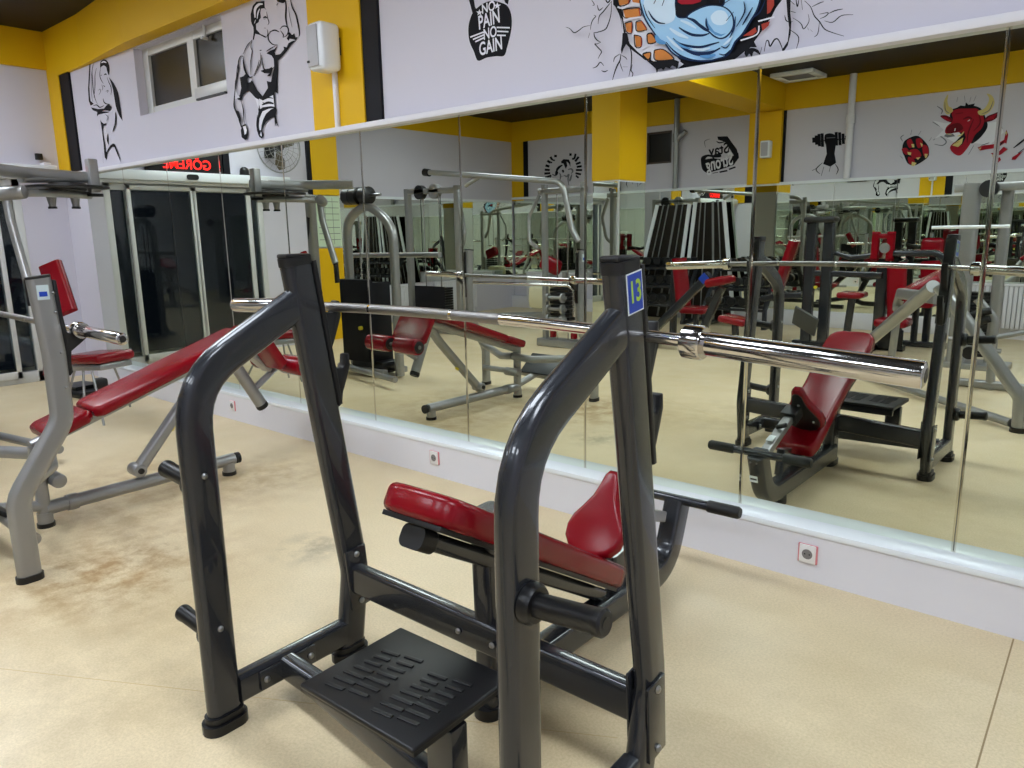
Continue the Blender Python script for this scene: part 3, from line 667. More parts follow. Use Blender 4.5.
# laurel with flexing figure
W = Mural(yo, 1); A = (530, 140, 12.8)
for q, w_ in [('310,205 345,205', 2.4), ('262,215 285,255', 2.2), ('285,255 320,262', 1.5), ('222,265 262,290', 2.4), ('262,290 285,285', 1.6), ('200,325 250,340', 2.4), ('190,380 255,385', 2.2), ('185,430 260,425', 2.2), ('195,480 275,455', 2), ('215,520 270,480', 1.8),
              ('505,185 535,188', 2.6), ('585,175 570,235 540,240', 2), ('625,215 580,275', 2.2), ('650,285 590,310', 2.2), ('665,335 600,345', 2.2), ('670,385 590,385', 2), ('655,440 585,425', 2), ('625,485 590,455', 1.8)]:
    W.line(q, w_, K, A, 0)
W.poly('400,275 430,245 500,250 520,290 520,345 500,300 470,275 480,330 460,370 430,300 405,300', K, A); W.line('345,420 350,380 380,345 420,320', 2, K, A); W.line('330,400 345,420 330,455', 2.6, K, A)
W.blob('410,390 430,380 440,405 425,420', K, A); W.line('380,420 395,460 385,520', 1.2, inkgry, A); W.line('490,380 530,370 550,400 530,430', 1.4, inkgry, A); W.line('440,450 470,470 500,440 490,500 500,580', 1.3, inkgry, A)
W.line('540,440 520,500 510,530', 1.6, inkgry, A); W.line('290,440 330,460', 1.6, K, A); W.line('400,470 470,450', .8, inkgry, A)
W.build('black mural of a flexing figure inside a laurel wreath on the far wall')
# arm with lettering
W = Mural(yo, 1); A = (640, 60, 6.4)
W.poly('495,490 560,488 590,530 620,570 632,620 600,650 560,650 555,640 600,610 575,570 545,525 500,510', K, A)
W.blob('390,650 395,620 430,605 470,608 510,600 520,620 480,625 430,620 420,660 500,660 580,625 620,610 600,645 540,670 470,690 440,700 430,722 400,700', K, A)
W.line('490,520 510,530 555,520', 1, K, A); W.line('560,530 570,560 560,590', .9, K, A); W.line('420,560 415,520 450,505', .6, inkgry, A)
W.poly('392,640 470,628 560,640 630,592 634,625 600,672 520,700 440,722 402,700', K, A)
badge_text(W, 'Stay', 719.0, 150.0, .22, .20, -6, K, -1)
badge_text(W, 'Strong', 719.4, 162.6, .27, .165, -10, inkwht, -1)
W.line('465,725 500,718', 1.2, K, A); W.line('510,718 560,708', 1.6, K, A, 0); W.line('570,700 612,685', 1.6, K, A, 0)
W.build('black flexed arm mural with Stay Strong lettering on the far wall')
# barbell held over cracked ground
W = Mural(yo, 1); A = (768, 0, 3.84)
for x, h in [(175, 12), (185, 20), (196, 26), (208, 28)]:
    W.line(f'{x},{540-h} {x+2},{540+h-4}', 3.0, K, A, 0)
for x, h in [(262, 28), (275, 27), (288, 22), (302, 14)]:
    W.line(f'{x},{535-h} {x+2},{535+h-4}', 3.0, K, A, 0)
W.line('170,545 310,532', 1.1, K, A, 0); W.blob('218,520 240,512 262,522 266,545 245,560 222,555', K, A)
W.poly('222,550 262,550 256,590 262,625 240,640 212,630 226,590', K, A); W.line('225,530 258,528', .6, inkgry, A, 0)
for q in ['210,625 185,650 200,668', '215,640 205,675', '258,630 270,650 262,670', '240,640 235,660', '190,645 170,655']: W.line(q, .8, K, A)
W.build('black mural of a fist gripping a barbell over cracked ground on the far wall')
# red bull
W = Mural(yo, 1); A = (890, 80, 7.64)
for q in ['325,320 400,360 470,365', '330,460 380,430 430,470 400,500 340,490', '360,200 400,230 390,260', '700,440 740,420 800,400', '860,370 820,330', '600,570 640,500']: W.line(q, 1, inkgry, A)
W.poly('340,450 400,425 480,470 560,520 640,480 760,500 870,400 830,320 700,330 420,330 330,310 410,380', inkwht, A)
W.blob('465,240 500,215 600,195 690,215 735,300 745,360 700,430 640,480 600,470 470,330', K, A)
W.blob('385,275 430,270 480,300 470,325 420,305', inkrd2, A); W.poly('388,278 430,285 470,310 440,318', inkred, A)
W.blob('720,320 740,280 790,258 838,242 825,280 780,312', inkrd2, A); W.poly('730,310 760,280 820,255 790,300', inkred, A)
W.blob('475,240 560,215 650,215 700,250 720,310 700,370 650,420 620,480 560,560 520,578 475,550 460,510 500,470 560,440 540,400 430,410 430,360 480,310', inkred, A)
W.blob('430,380 470,340 530,330 560,370 520,395 450,410', inkrd2, A); W.poly('425,415 480,410 500,430 440,440 412,430', inkgry, A); W.line('430,412 470,418', 1, inkyel, A)
W.poly('480,495 520,450 570,400 580,440 555,490 520,510', K, A); W.poly('475,500 520,465 560,440 550,485 520,512', inkyel, A); W.line('500,485 530,470', .8, inkred, A); W.line('515,430 545,420 565,395', 1.1, inkyel, A)
W.line('560,300 600,285 630,300', 1.6, inkrd2, A); W.line('595,315 610,305', 1.2, inkwht, A); W.line('500,260 560,250', 1.2, inkrd2, A); W.line('640,300 600,400 590,480', 1.2, inkrd2, A); W.line('500,370 495,390', 1.5, inkwht, A); W.line('680,260 690,330 640,390', 1.1, inkrd2, A)
W.poly('500,220 540,195 575,200 580,170 600,190 650,180 640,200 700,215 600,218', K, A)
W.blob('445,110 415,160 412,220 440,265 480,240 475,215 450,200 440,160', inkyel, A); W.blob('740,105 780,120 800,170 780,220 740,260 690,270 672,240 720,220 748,180 758,140', inkyel, A)
W.line('420,170 425,230 455,255', .8, inkgry, A); W.line('790,160 760,230 700,262', .8, inkgry, A)
W.line('520,130 510,170', .7, inkgry, A); W.line('570,120 575,165', .7, inkgry, A); W.line('620,130 610,170', .7, inkgry, A); W.line('660,120 640,165', .7, inkgry, A)
# claws
W.blob('180,430 230,435 290,500 300,560 280,600 200,650 140,640 110,580 95,540 110,470', K, A)
for c in ['130,470 160,450 180,500 150,520', '200,455 240,450 250,500 215,520', '250,500 290,510 295,570 260,580', '150,540 210,530 240,580 180,600', '90,530 130,520 150,560 120,570', '140,590 180,600 190,640 150,640']: W.blob(c, inkred, A)
for c in ['165,490 185,490 188,515 172,515', '232,480 252,490 245,515', '135,550 165,555 160,575 140,570', '265,565 290,565 285,590 270,598', '170,625 205,635 185,660 165,655', '200,595 235,590 215,610']: W.poly(c, inkyel, A)
for c in ['670,515 720,500 800,490 850,470 900,440 880,480 820,520 740,530 690,540', '770,560 830,550 870,510 900,530 850,570 800,585', '795,610 840,590 850,610 820,640', '870,470 890,380 905,420 890,490', '935,590 985,560 1020,540 960,610 930,610']: W.poly(c, inkred, A)
for c in ['780,575 805,565 805,590 785,592', '800,620 825,615 815,638 800,635', '680,520 700,515 690,535', '880,400 895,395 892,425']: W.poly(c, inkyel, A)
W.line('800,520 840,495 870,470', 1.5, K, A); W.line('945,520 1010,470 1060,430', 1.5, K, A); W.line('980,560 1060,500', 1.4, K, A); W.line('700,500 760,480', 1, K, A)
for q in ['100,470 85,440 110,420', '160,420 170,380', '220,420 240,390', '300,470 320,440', '80,580 100,600']: W.line(q, .8, inkgry, A)
W.build('colour mural of a snarling red bull head with pale horns on the far wall')
# ================================================================= MACHINES
def bolt(b, p, n, r=.008, mt=None):
    p = V(p); n = V(n).normalized()
    b.lathe(p, p+n*.008, [(0, r), (.4, r), (.8, r*.75), (1, r*.3)], mt or steel, 10)
def oval_foot(b, x, y, lx, ly, mt=rubber, h=.035):
    b.sweep([(x, y, 0.0), (x, y, h*.6), (x, y, h)], lx, ly, mt, (1, 0, 0), min(lx, ly)/2-.001, 0)

# ---------- charcoal incline bench (number 13)
BX = -1.35
rk = thing('weight_bench', 'charcoal incline bench with long red pad and blue number 13 sticker, nearest the camera', 'weight bench', (-1.4, 1.2, 0), .03)
TW, TD = .052, .101
for s, X in (('L', -1.935), ('R', -.833)):
    dY = -.014 if s == 'L' else 0; kY = -.034 if s == 'L' else 0; tY = -.012 if s == 'L' else 0
    out = -1 if s == 'L' else 1
    st = MB().sweep([(X, 1.418+dY, .02), (X, 1.480+kY, .30), (X, 1.312+tY, 1.335)], TW, TD, dark, (1, 0, 0), .024, .2)
    so = st.build('upright', rk)
    MB().sweep([(X, 1.3125+tY, 1.328), (X, 1.310+tY, 1.347), (X, 1.3095+tY, 1.352)], TW+.004, TD+.004, darker, (1, 0, 0), .026).box((X, 1.309+tY, 1.354), (TW-.004, TD-.01, .014), darker, None, .006).build('end_cap', so)
    cu = MB().sweep([(X, .953+dY, .02), (X, .953+dY, 1.030), (X, 1.305+dY, 1.214)], TW-.003, TD, dark, (1, 0, 0), .024, .22)
    co = cu.build('curved_upright', rk)
    for y, nm, par in ((1.418+dY, 'rubber_foot', so), (.953+dY, 'rubber_foot', co)):
        b = MB(); b.sweep([(X, y, 0), (X, y, .012), (X, y, .03)], TW+.03, TD+.034, rubber, (1, 0, 0), .042).sweep([(X, y, .028), (X, y, .05)], TW+.012, TD+.014, rubber, (1, 0, 0), .03); b.build(nm, par)
    # plate pegs with rubber sleeves
    for z in (.745, .29):
        x0 = X+out*TW/2; L = .165
        b = MB(); b.lathe((x0, .953+dY, z), (x0+out*.022, .953+dY, z+.0), [(0, .040), (.6, .040), (1, .034)], rubber, 26)
        b.lathe((x0+out*.02, .953+dY, z), (x0+out*L, .953+dY, z+.012), [(0, .0235), (.86, .0235), (.88, .0255), (.97, .0255), (1, .021)], rubber, 26)
        pg = b.build('plate_peg', rk)
        MB().lathe((x0+out*(L-.004), .953+dY, z+.012), (x0+out*(L+.001), .953+dY, z+.012), [(0, .012), (1, .012)], darker, 14).build('peg_plug', pg)
        bolts(rk, [((X-out*TW/2, .953+dY, z+.03), (-out, 0, 0))], .009)
    # black hook rail on the mirror side of the upright, two catches
    def yb(z): return 1.480+kY+(1.312+tY-1.480-kY)*(z-.30)/(1.335-.30)+.050
    b = MB()
    prof = [(yb(1.345)-.012, 1.345), (yb(1.345)+.007, 1.34), (yb(1.232)+.010, 1.232), (yb(1.19)+.012, 1.186), (yb(1.17)+.02, 1.178), (yb(1.17)+.042, 1.177), (yb(1.18)+.055, 1.188), (yb(1.2)+.062, 1.212), (yb(1.2)+.074, 1.212), (yb(1.17)+.072, 1.165), (yb(1.13)+.050, 1.125),
            (yb(1.08)+.026, 1.085), (yb(1.06)+.011, 1.06), (yb(1.03)+.010, 1.035), (yb(.995)+.018, 1.0), (yb(.99)+.038, .998), (yb(1.0)+.052, 1.012), (yb(1.03)+.060, 1.04), (yb(1.03)+.074, 1.042), (yb(1.0)+.072, 1.005), (yb(.95)+.050, .965), (yb(.92)+.026, .92), (yb(.89)+.016, .885), (yb(.88)+.003, .875), (yb(.88)-.012, .88)]
    b.prism(prof, (X-.016, 0, 0), (0, 1, 0), (0, 0, 1), .032, rubber, .004, 2)
    b.sweep([(X, yb(1.34)+.002, 1.34), (X, yb(.885)+.002, .885)], .050, .016, rubber, (1, 0, 0), .004)
    hk = b.build('bar_hook', rk)
# number sticker on the right upright
b = MB(); xs_ = -.833+TW/2+.0008
c1 = V((xs_, 1.326, 1.285)); ang = R(-8.6)
b.box(c1, (.0012, .064, .086), gloss_w, Matrix.Rotation(R(8.6), 3, 'X')); b.box(c1+V((.0008, 0, 0)), (.0006, .058, .080), blue, Matrix.Rotation(R(8.6), 3, 'X'))
text_into(b, '13', c1+V((.0014, 0, 0)), (0, math.cos(R(8.6)), math.sin(R(8.6))), (0, -math.sin(R(8.6)), math.cos(R(8.6))), (.052, .064), lime, .02)
b.build('number_sticker', rk, False)['label'] = 'blue sticker with a white border and lime number 13'
# cross beams
b = MB().sweep([(-1.91, 1.430, .285), (-.858, 1.458, .240)], .098, .05, dark, (0, 0, 1), .012); xb = b.build('crossbeam', rk)
for sx, X, fy, fz in ((1, -1.910, 1.436, .285), (-1, -.858, 1.462, .235), (1, -.808, 1.462, .215)):
    b = MB(); b.box((X+sx*.004, fy, fz), (.008, .085, .215), dark, Matrix.Rotation(R(4), 3, 'X'), .003)
    fl = b.build('flange', xb)
    bolts(xb, [((X+sx*.008, fy-dz*.06, fz+dz), (sx, 0, 0)) for dz in (-.085, .085)], .010)
bolts(xb, [((x, 1.415, .26), (0, -1, 0)) for x in (-1.43, -1.30)], .009)
for X in (-1.935, -.833):
    sb = MB().sweep([(X, .985, .098), (X, 1.39, .098)], .05, .088, dark, (1, 0, 0), .014).build('side_beam', rk)
# foot-plate arm between the side beams
b = MB().sweep([(-1.905, 1.145, .102), (-1.75, 1.135, .102), (-1.12, 1.055, .102), (-.865, 1.03, .102)], .055, .076, dark, (0, 1, 0), .014, .1); arm = b.build('platform_arm', rk)
for sx, X, yy in ((1, -1.910, 1.145), (-1, -.859, 1.06)):
    b = MB().box((X+sx*.004, yy, .098), (.008, .20, .062), dark, None, .003)
    b.build('flange', arm); bolts(arm, [((X+sx*.008, yy+dy, .098), (sx, 0, 0)) for dy in (-.08, .08)], .010)
# foot platform
b = MB(); b.box((-1.125, 1.045, .215), (.085, .055, .19), dark, None, .006); b.bx(-1.43, -1.12, 1.0, 1.05, .300, .326, dark, .004).bx(-1.43, -1.12, 1.12, 1.17, .300, .326, dark, .004).build('platform_bracket', rk)
pf = MB(); pf.bx(-1.470, -1.085, 1.205, 1.228, .285, .33, dark, .003); pf.box((-1.277, 1.063, .336), (.395, .335, .014), rubber, None, .006, 3)
pf.bx(-1.472, -1.082, .90, .906, .322, .334, darker).bx(-1.472, -1.082, 1.222, 1.228, .322, .334, darker).bx(-1.474, -1.468, .90, 1.228, .322, .334, darker).bx(-1.086, -1.080, .90, 1.228, .322, .334, darker)
b = pf
for g_, (gx, gy) in enumerate([(-1.36, 1.0), (-1.19, 1.0)]):
    for k in range(7):
        for side in (0, 1):
            y = gy-.055+k*.030+side*0; L = .056+.010*math.sin(k*1.0)
            x = gx-.034+side*.068
            b.sweep([(x-L/2, y+(x-gx)*.25, .3435), (x+L/2, y+(x-gx)*.25+.008, .3435)], .012, .006, rubber, (0, 1, 0), .0019, 0, 2)
po_ = pf.build('foot_platform', rk)
# bench spine, post, T-bar
py = 1.478
b = MB().sweep([(-1.350, py, .02), (-1.350, py, .30), (-1.350, py-.01, .645)], .07, .10, dark, (1, 0, 0), .018); ps = b.build('pad_post', rk)
MB().sweep([(-1.350, py, 0), (-1.350, py, .035)], .085, .14, rubber, (1, 0, 0), .04).build('rubber_foot', ps)
b = MB().sweep([(BX+.01, 1.49, .085), (BX+.035, 2.50, .085), (BX+.037, 2.60, .335)], .08, .10, dark, (1, 0, 0), .018, .18); bs = b.build('base_beam', rk)
MB().sweep([(BX+.03, 2.33, 0), (BX+.03, 2.33, .04)], .085, .13, rubber, (1, 0, 0), .04).build('rubber_foot', bs)
b = MB().tube([(BX-.195, 2.605, .338), (BX+.275, 2.605, .338)], .019, dark); tb = b.build('handle_bar', rk)
for sx in (-1, 1):
    MB().lathe((BX+.04+sx*.125, 2.605, .338), (BX+.04+sx*.258, 2.605, .338), [(0, .022), (.04, .0245), (.93, .0245), (1, .019)], grip, 20).build('grip', tb)
bolts(tb, [((BX+dx+.037, 2.647, .30), (0, 1, 0)) for dx in (-.015, .015)], .005)
pp = MB().box((BX+.037, 2.636, .215), (.04, .002, .035), gloss_w, Matrix.Rotation(R(-17), 3, 'X')).box((BX+.037, 2.6375, .215), (.033, .001, .010), darker, Matrix.Rotation(R(-17), 3, 'X')).build('rating_plate', bs)
# short post under the lower pad end
MB().sweep([(BX, 2.20, .12), (BX, 2.18, .26)], .05, .10, dark, (1, 0, 0), .015).build('pad_post', rk)
# pad rails
hd = V((BX, 1.185, .768)); ft = V((BX, 2.10, .222)); dv = (ft-hd).normalized(); nv = V((0, -dv.z, dv.y))*1
if nv.z < 0: nv = -nv
b = MB().sweep([hd+dv*.08-nv*.095, hd+dv*1.06-nv*.095], .075, .05, dark, (1, 0, 0), .018)
rl = b.build('pad_rail', rk)
MB().sweep([hd+dv*.045-nv*.098, hd+dv*.10-nv*.098], .083, .062, darker, (1, 0, 0), .022).build('end_cap', rl)
b = MB().prism([(-.105, .02), (.105, .02), (.105, 1.0), (-.105, 1.0)], hd-nv*.068, (1, 0, 0), dv, .014, darker, .002); b.build('pad_board', rl)
# long red back pad: slightly waisted with rounded head
wv = [(-.06, .0), (.06, 0), (.105, .012), (.132, .05), (.140, .12), (.138, .25), (.122, .48), (.118, .7), (.12, .98), (.105, 1.04), (-.105, 1.04), (-.12, .98), (-.118, .7), (-.122, .48), (-.138, .25), (-.140, .12), (-.132, .05), (-.105, .012)]
MB().prism(wv, hd-nv*.055, (1, 0, 0), dv, .078, red, .022, 4).build('back_pad', rk)
# pear-shaped seat pad and its lever
tip = V((BX+.028, 2.150, .565)); lo = V((BX+.028, 1.945, .285)); sd = (lo-tip).normalized(); sn = V((0, sd.z, -sd.y))
if sn.y > 0: sn = -sn
pear = [(-.018, 0), (.018, 0), (.034, .02), (.042, .06), (.056, .11), (.085, .16), (.112, .20), (.124, .245), (.118, .29), (.09, .325), (.045, .342), (0, .346), (-.045, .342), (-.09, .325), (-.118, .29), (-.124, .245), (-.112, .20), (-.085, .16), (-.056, .11), (-.042, .06), (-.034, .02)]
pear = [(a*.9, c*.90) for a, c in pear]
th = .05; O = tip+sn*0
u_ = V((1, 0, 0)); nn_ = u_.cross(sd)
O = tip if nn_.dot(sn) > 0 else tip+sn*th
MB().prism(pear, O, u_, sd, th, red, .018, 4).build('seat_pad', rk)
bk = [(a*.82, .02+c*.9) for a, c in pear]
pear_ = 0
b = MB().prism(bk, tip-sn*.003 if nn_.dot(sn) > 0 else tip+sn*.008, u_, sd, .012, darker, .003, 2)
sbd = b.build('seat_board', rk); bolts(sbd, [(tip+u_*a_+sd*c_-sn*.004, -sn) for a_, c_ in ((-.06, .22), (.06, .22), (0, .1))], .007)
b = MB().sweep([(BX+.02, 2.49, .30), (BX+.005, 2.20, .40), (BX, 2.10, .43)], .048, .042, silver, (1, 0, 0), .006, .05); lv = b.build('seat_lever', rk)
MB().sweep([(BX, 2.16, .415), (BX, 2.07, .445)], .085, .07, darker, (1, 0, 0), .01).build('lever_bracket', lv)
MB().cyl((BX+.0, 2.3, .40), (BX+.05, 2.3, .42), .012, darker, 12).build('lever_knob', lv)
MB().box((BX+.015, 2.40, .366), (.036, .05, .003), gloss_w, Matrix.Rotation(R(-19), 3, 'X')).build('instruction_label', lv, False)

# ---------- barbells
def barbell(name, label, p, q, Ls, bow=0, group='olympic barbells resting on bench hooks'):
    """p left end, q right end"""
    p, q = V(p), V(q); L = (q-p).length; d = (q-p).normalized()
    t = thing(name, label, 'barbell', (p+q)/2, 0, group)
    def B(u): # distance from the middle -> point on the slightly bowed bar
        return (p+q)/2+d*u+V((0, 0, bow*(1-(2*u/L)**2)))
    def bar(u0, u1, r, mt, nm):
        n = 14; MB().sweep([B(u0+(u1-u0)*i/n) for i in range(n+1)], 2*r, 2*r, mt, (0, 0, 1), r, 0, 6).build(nm, t)
    bar(-L/2+Ls-.02, L/2-Ls+.02, .014, chrome, 'shaft')
    for a, b2 in ((-.68, -.36), (-.35, -.02), (-.01, .16)): bar(a, b2, .0146, knurl, 'knurling')
    for s in (1, -1):
        e = B(-s*L/2); inn = B(-s*(L/2-Ls)); dd_ = (inn-e).normalized()
        def P(t_): return e+dd_*t_
        b = MB(); b.lathe(P(0), P(Ls), [(0, .018), (.008, .024), (.02, .025), (.965, .025), (.975, .0235), (1, .0235)], chrome, 36)
        b.lathe(P(Ls-.004), P(Ls+.042), [(0, .033), (.12, .036), (.9, .036), (1, .030)], chrome, 36); so = b.build('sleeve', t)
        MB().lathe(P(-.001), P(.003), [(0, .013), (1, .0135)], darker, 24).build('end_plug', so)
    return t
barbell('barbell', 'bare chrome olympic barbell resting on the hooks of the charcoal number 13 bench', (-2.528, 1.411, 1.170), (-.273, 1.411, 1.158), .415, .033)
barbell('barbell', 'bare chrome olympic barbell on the silver decline bench at the left edge', (-5.14, 1.205, 1.055), (-3.03, 1.205, 1.030), .41)

# ---------- silver decline bench with its rack (left)
dk = thing('weight_bench', 'silver decline bench with two-piece red pad and red leg rollers, left side', 'weight bench', (-4.1, 1.5, 0))
for X in (-3.475, -4.71):
    b = MB().sweep([(X, .89, .02), (X, .89, .36), (X, 1.098, .66), (X, 1.10, .95), (X, 1.08, 1.265)], .052, .092, silver, (1, 0, 0), .026, .16); po = b.build('upright', dk)
    MB().sweep([(X, .89, 0), (X, .89, .028)], .068, .106, rubber, (1, 0, 0), .034).build('rubber_foot', po)
    MB().sweep([(X, 1.08, 1.262), (X, 1.079, 1.272)], .054, .094, darker, (1, 0, 0), .026).build('end_cap', po)
    MB().prism([(1.130, 1.255), (1.143, 1.25), (1.150, 1.10), (1.158, 1.03), (1.18, 1.024), (1.215, 1.030), (1.225, 1.050), (1.236, 1.050), (1.232, 1.0), (1.20, .975), (1.165, .95), (1.158, .90), (1.16, .86), (1.148, .845), (1.132, .85)], (X-.014, 0, 0), (0, 1, 0), (0, 0, 1), .028, rubber, .004, 2).build('bar_hook', po)
    bolts(po, [((X+.026, 1.12, z), (1, 0, 0)) for z in (1.2, 1.12, .95, .8)], .006)
MB().box((-3.4475, 1.083, 1.205), (.001, .045, .06), mat('sticker_pale', (196, 210, 214), .4), None).box((-3.4468, 1.083, 1.198), (.0008, .03, .02), blue, None).build('maker_sticker', dk)
b = MB().sweep([(-4.1, 1.14, .42), (-4.1, 2.36, .815)], .06, .06, silver, (1, 0, 0), .02); b.build('pad_rail', dk)
b = MB().tube([(-4.1, 1.16, .092), (-4.13, 2.20, .092)], .036, silver); bb = b.build('base_beam', dk)
MB().lathe((-4.102, 1.26, .092), (-4.104, 1.31, .092), [(0, .041), (.5, .043), (1, .041)], silver).build('joint_ring', bb)
for p in ((-4.1, 1.155), (-4.13, 2.165)):
    b = MB().cyl((p[0], p[1], .02), (p[0], p[1], .075), .036, silver); ff = b.build('foot_stub', bb)
    MB().cyl((p[0], p[1], 0), (p[0], p[1], .022), .041, rubber).build('rubber_foot', ff)
MB().cyl((-4.13, 2.215, .092), (-4.13, 2.235, .092), .034, darker).build('end_cap', bb)
MB().sweep([(-4.1, 1.155, .06), (-4.1, 1.155, .42)], .06, .06, silver, (1, 0, 0), .022).build('post', dk)
MB().cyl((-4.02, 1.22, .235), (-4.18, 1.22, .235), .036, silver, 20, .012).build('cross_tube', dk)
sx_ = MB().sweep([(-4.12, 1.62, .15), (-4.15, 2.02, .58), (-4.15, 2.12, .70)], .062, .062, silver, (1, 0, 0), .02, .05).build('strut', dk)
MB().cyl((-4.17, 1.63, .172), (-4.07, 1.63, .172), .036, silver, 20, .006).cyl((-4.07, 1.63, .172), (-4.062, 1.63, .172), .016, darker).build('hinge', sx_)
MB().cyl((-4.14, 1.82, .38), (-4.14, 1.84, .365), .008, steel, 10).cyl((-4.14, 1.84, .365), (-4.14, 1.86, .35), .018, yknob, 14, .004).build('pull_pin', sx_)
d1 = V((0, .947, .322)).normalized(); n1 = V((0, -d1.z, d1.y))
def padq(b, y0, y1, x0, x1, th, mt, z_at, bev=.022):
    O = V((x0, y0, z_at)); L = (y1-y0)/d1.y
    r = .03
    b.prism([(0, r), (0, L-r), (r, L), (x1-x0-r, L), (x1-x0, L-r), (x1-x0, r), (x1-x0-r, 0), (r, 0)], O, (1, 0, 0), d1, th, mt, bev, 4)
zp = lambda y: .415+(y-1.13)*.335
padq(MB(), 0, 0, 0, 0, 0, red, 0) if False else None
b = MB(); padq(b, 1.19, 1.405, -4.24, -3.96, .062, red, zp(1.19)+.012); b.build('seat_pad', dk)
b = MB(); padq(b, 1.415, 2.31, -4.24, -3.96, .062, red, zp(1.415)+.012); b.build('back_pad', dk)
b = MB(); dd = V((0, .52, -.85)).normalized()
b.prism([(0, .03), (0, .26), (.03, .29), (.31, .29), (.34, .26), (.34, .03), (.31, 0), (.03, 0)], V((-4.21, 2.33, .90)), (1, 0, 0), dd, -.06, red, .02, 4)
b.build('knee_pad', dk)
MB().sweep([(-4.1, 2.30, .79), (-4.1, 2.47, .62)], .10, .06, silver, (1, 0, 0), .01).build('knee_pad_bracket', dk)
b = MB().sweep([(-4.08, 2.20, .74), (-4.06, 2.38, .40)], .07, .07, silver, (1, 0, 0), .033); la = b.build('leg_arm', dk)
MB().lathe((-4.0605, 2.373, .412), (-4.059, 2.387, .387), [(0, .037), (.6, .038), (1, .034)], darker).build('end_cap', la)
b = MB().tube([(-4.07, 2.33, .50), (-4.08, 2.545, .64)], .02, silver).tube([(-4.34, 2.545, .64), (-3.83, 2.545, .64)], .012, steel); ra = b.build('roller_arm', dk)
for a, c in ((-4.35, -4.125), (-4.045, -3.82)):
    b = MB().lathe((a, 2.545, .64), (c, 2.545, .64), [(0, .045), (.03, .057), (.1, .06), (.9, .06), (.97, .057), (1, .045)], red, 28); rr = b.build('roller_pad', ra)
    for e, s in ((a, -1), (c, 1)): MB().lathe((e, 2.545, .64), (e+s*.006, 2.545, .64), [(0, .043), (.7, .043), (1, .036)], darker, 20).cyl((e+s*.005, 2.545, .64), (e+s*.010, 2.545, .64), .014, steel, 12).build('roller_cap', rr)
for sX in (-1, 1):
    X = -4.0925+sX*.6175
    MB().sweep([(-4.1, 1.21, .37), (-4.1+sX*.18, 1.16, .35), (-4.1+sX*.42, 1.0, .36), (X, .935, .40)], .062, .062, silver, (0, 0, 1), .03, .12).build('side_tube', dk)
MB().sweep([(-4.70, .93, .17), (-3.48, .93, .17)], .05, .05, silver, (0, 0, 1), .024).build('crossbeam', dk)
MB().sweep([(-4.1, .93, .16), (-4.1, 1.15, .11)], .06, .05, silver, (1, 0, 0), .02).build('link_tube', dk)
b = MB().box((-4.02, .86, .25), (.44, .24, .022), rubber, Matrix.Rotation(R(-38), 3, 'X'), .009, 3); fp = b.build('foot_platform', dk)
b = MB().sweep([(-3.9, .78, .12), (-3.9, .8, .26)], .05, .05, silver, (1, 0, 0), .02).sweep([(-3.62, .70, .04), (-3.9, .80, .12), (-4.1, .93, .17)], .05, .05, silver, (0, 0, 1), .02, .05); b.build('platform_bracket', dk)

# ---------- plate-loaded pull machine behind it (left edge)
pm = thing('exercise_machine', 'silver pulldown machine with overhead arms and black overhead disc near the doors', 'exercise machine', (-6.0, 2.0, 0))
MB().sweep([(-6.42, 1.55, .02), (-6.40, 1.55, .9), (-6.25, 1.66, 1.80)], .08, .10, silver, (0, 1, 0), .028, .5).build('upright', pm)
MB().sweep([(-5.99, 1.74, 1.78), (-5.96, 1.74, 1.55), (-5.85, 1.74, 1.28), (-5.80, 1.74, 1.16)], .055, .06, silver, (0, 1, 0), .026, .2).build('swing_arm', pm)
MB().cyl((-5.80, 1.74, 1.16), (-5.79, 1.74, .98), .024, grip, 16).build('grip', pm)
MB().cyl((-6.28, 1.64, 1.60), (-6.34, 1.60, 1.36), .045, rubber, 16).build('damper', pm)
MB().tube([(-6.3, 1.4, .10), (-5.2, 1.60, .10)], .028, silver).build('floor_tube', pm)
MB().sweep([(-6.02, 1.85, 1.85), (-6.10, 2.30, 1.87), (-6.10, 2.36, 1.87)], .08, .08, silver, (1, 0, 0), .025, .1).sweep([(-5.72, 1.55, 1.875), (-6.02, 1.88, 1.875), (-6.08, 2.2, 1.87)], .08, .08, silver, (0, 0, 1), .03, .2).build('top_beam', pm)
MB().tube([(-5.93, 1.74, 1.735), (-6.0, 2.0, 1.745), (-6.10, 2.32, 1.74)], .028, silver, .1).build('pull_arm', pm)
MB().cyl((-5.99, 1.70, 1.725), (-5.86, 1.82, 1.74), .045, silver, 20, .01).build('pivot', pm)
MB().cyl((-6.06, 2.16, 1.782), (-6.06, 2.16, 1.798), .27, rubber, 48, .004).cyl((-6.06, 2.16, 1.765), (-6.06, 2.16, 1.82), .12, darker, 30, .005).build('overhead_disc', pm)
MB().box((-6.06, 2.34, 1.88), (.07, .07, .24), silver, None, .01).cyl((-6.06, 2.34, 1.73), (-6.06, 2.34, 1.75), .055, darker).build('pivot_block', pm)
for p in ((-6.17, 2.08), (-6.12, 2.22)):
    pg = MB().lathe((p[0], p[1], 1.76), (p[0], p[1], 1.655), [(0, .04), (.85, .024), (1, .024)], silver).build('peg', pm)
    MB().cyl((p[0], p[1], 1.642), (p[0], p[1], 1.657), .03, rubber).build('peg_foot', pg)
MB().sweep([(-5.80, 1.95, .91), (-5.98, 1.95, 1.25)], .16, .06, red, (.8, .6, 0), .022).build('back_pad', pm)
MB().sweep([(-6.21, 1.9, .43), (-6.15, 1.9, .58), (-6.09, 1.9, .74)], .05, .05, red, (.8, .6, 0), .02).build('side_pad', pm)
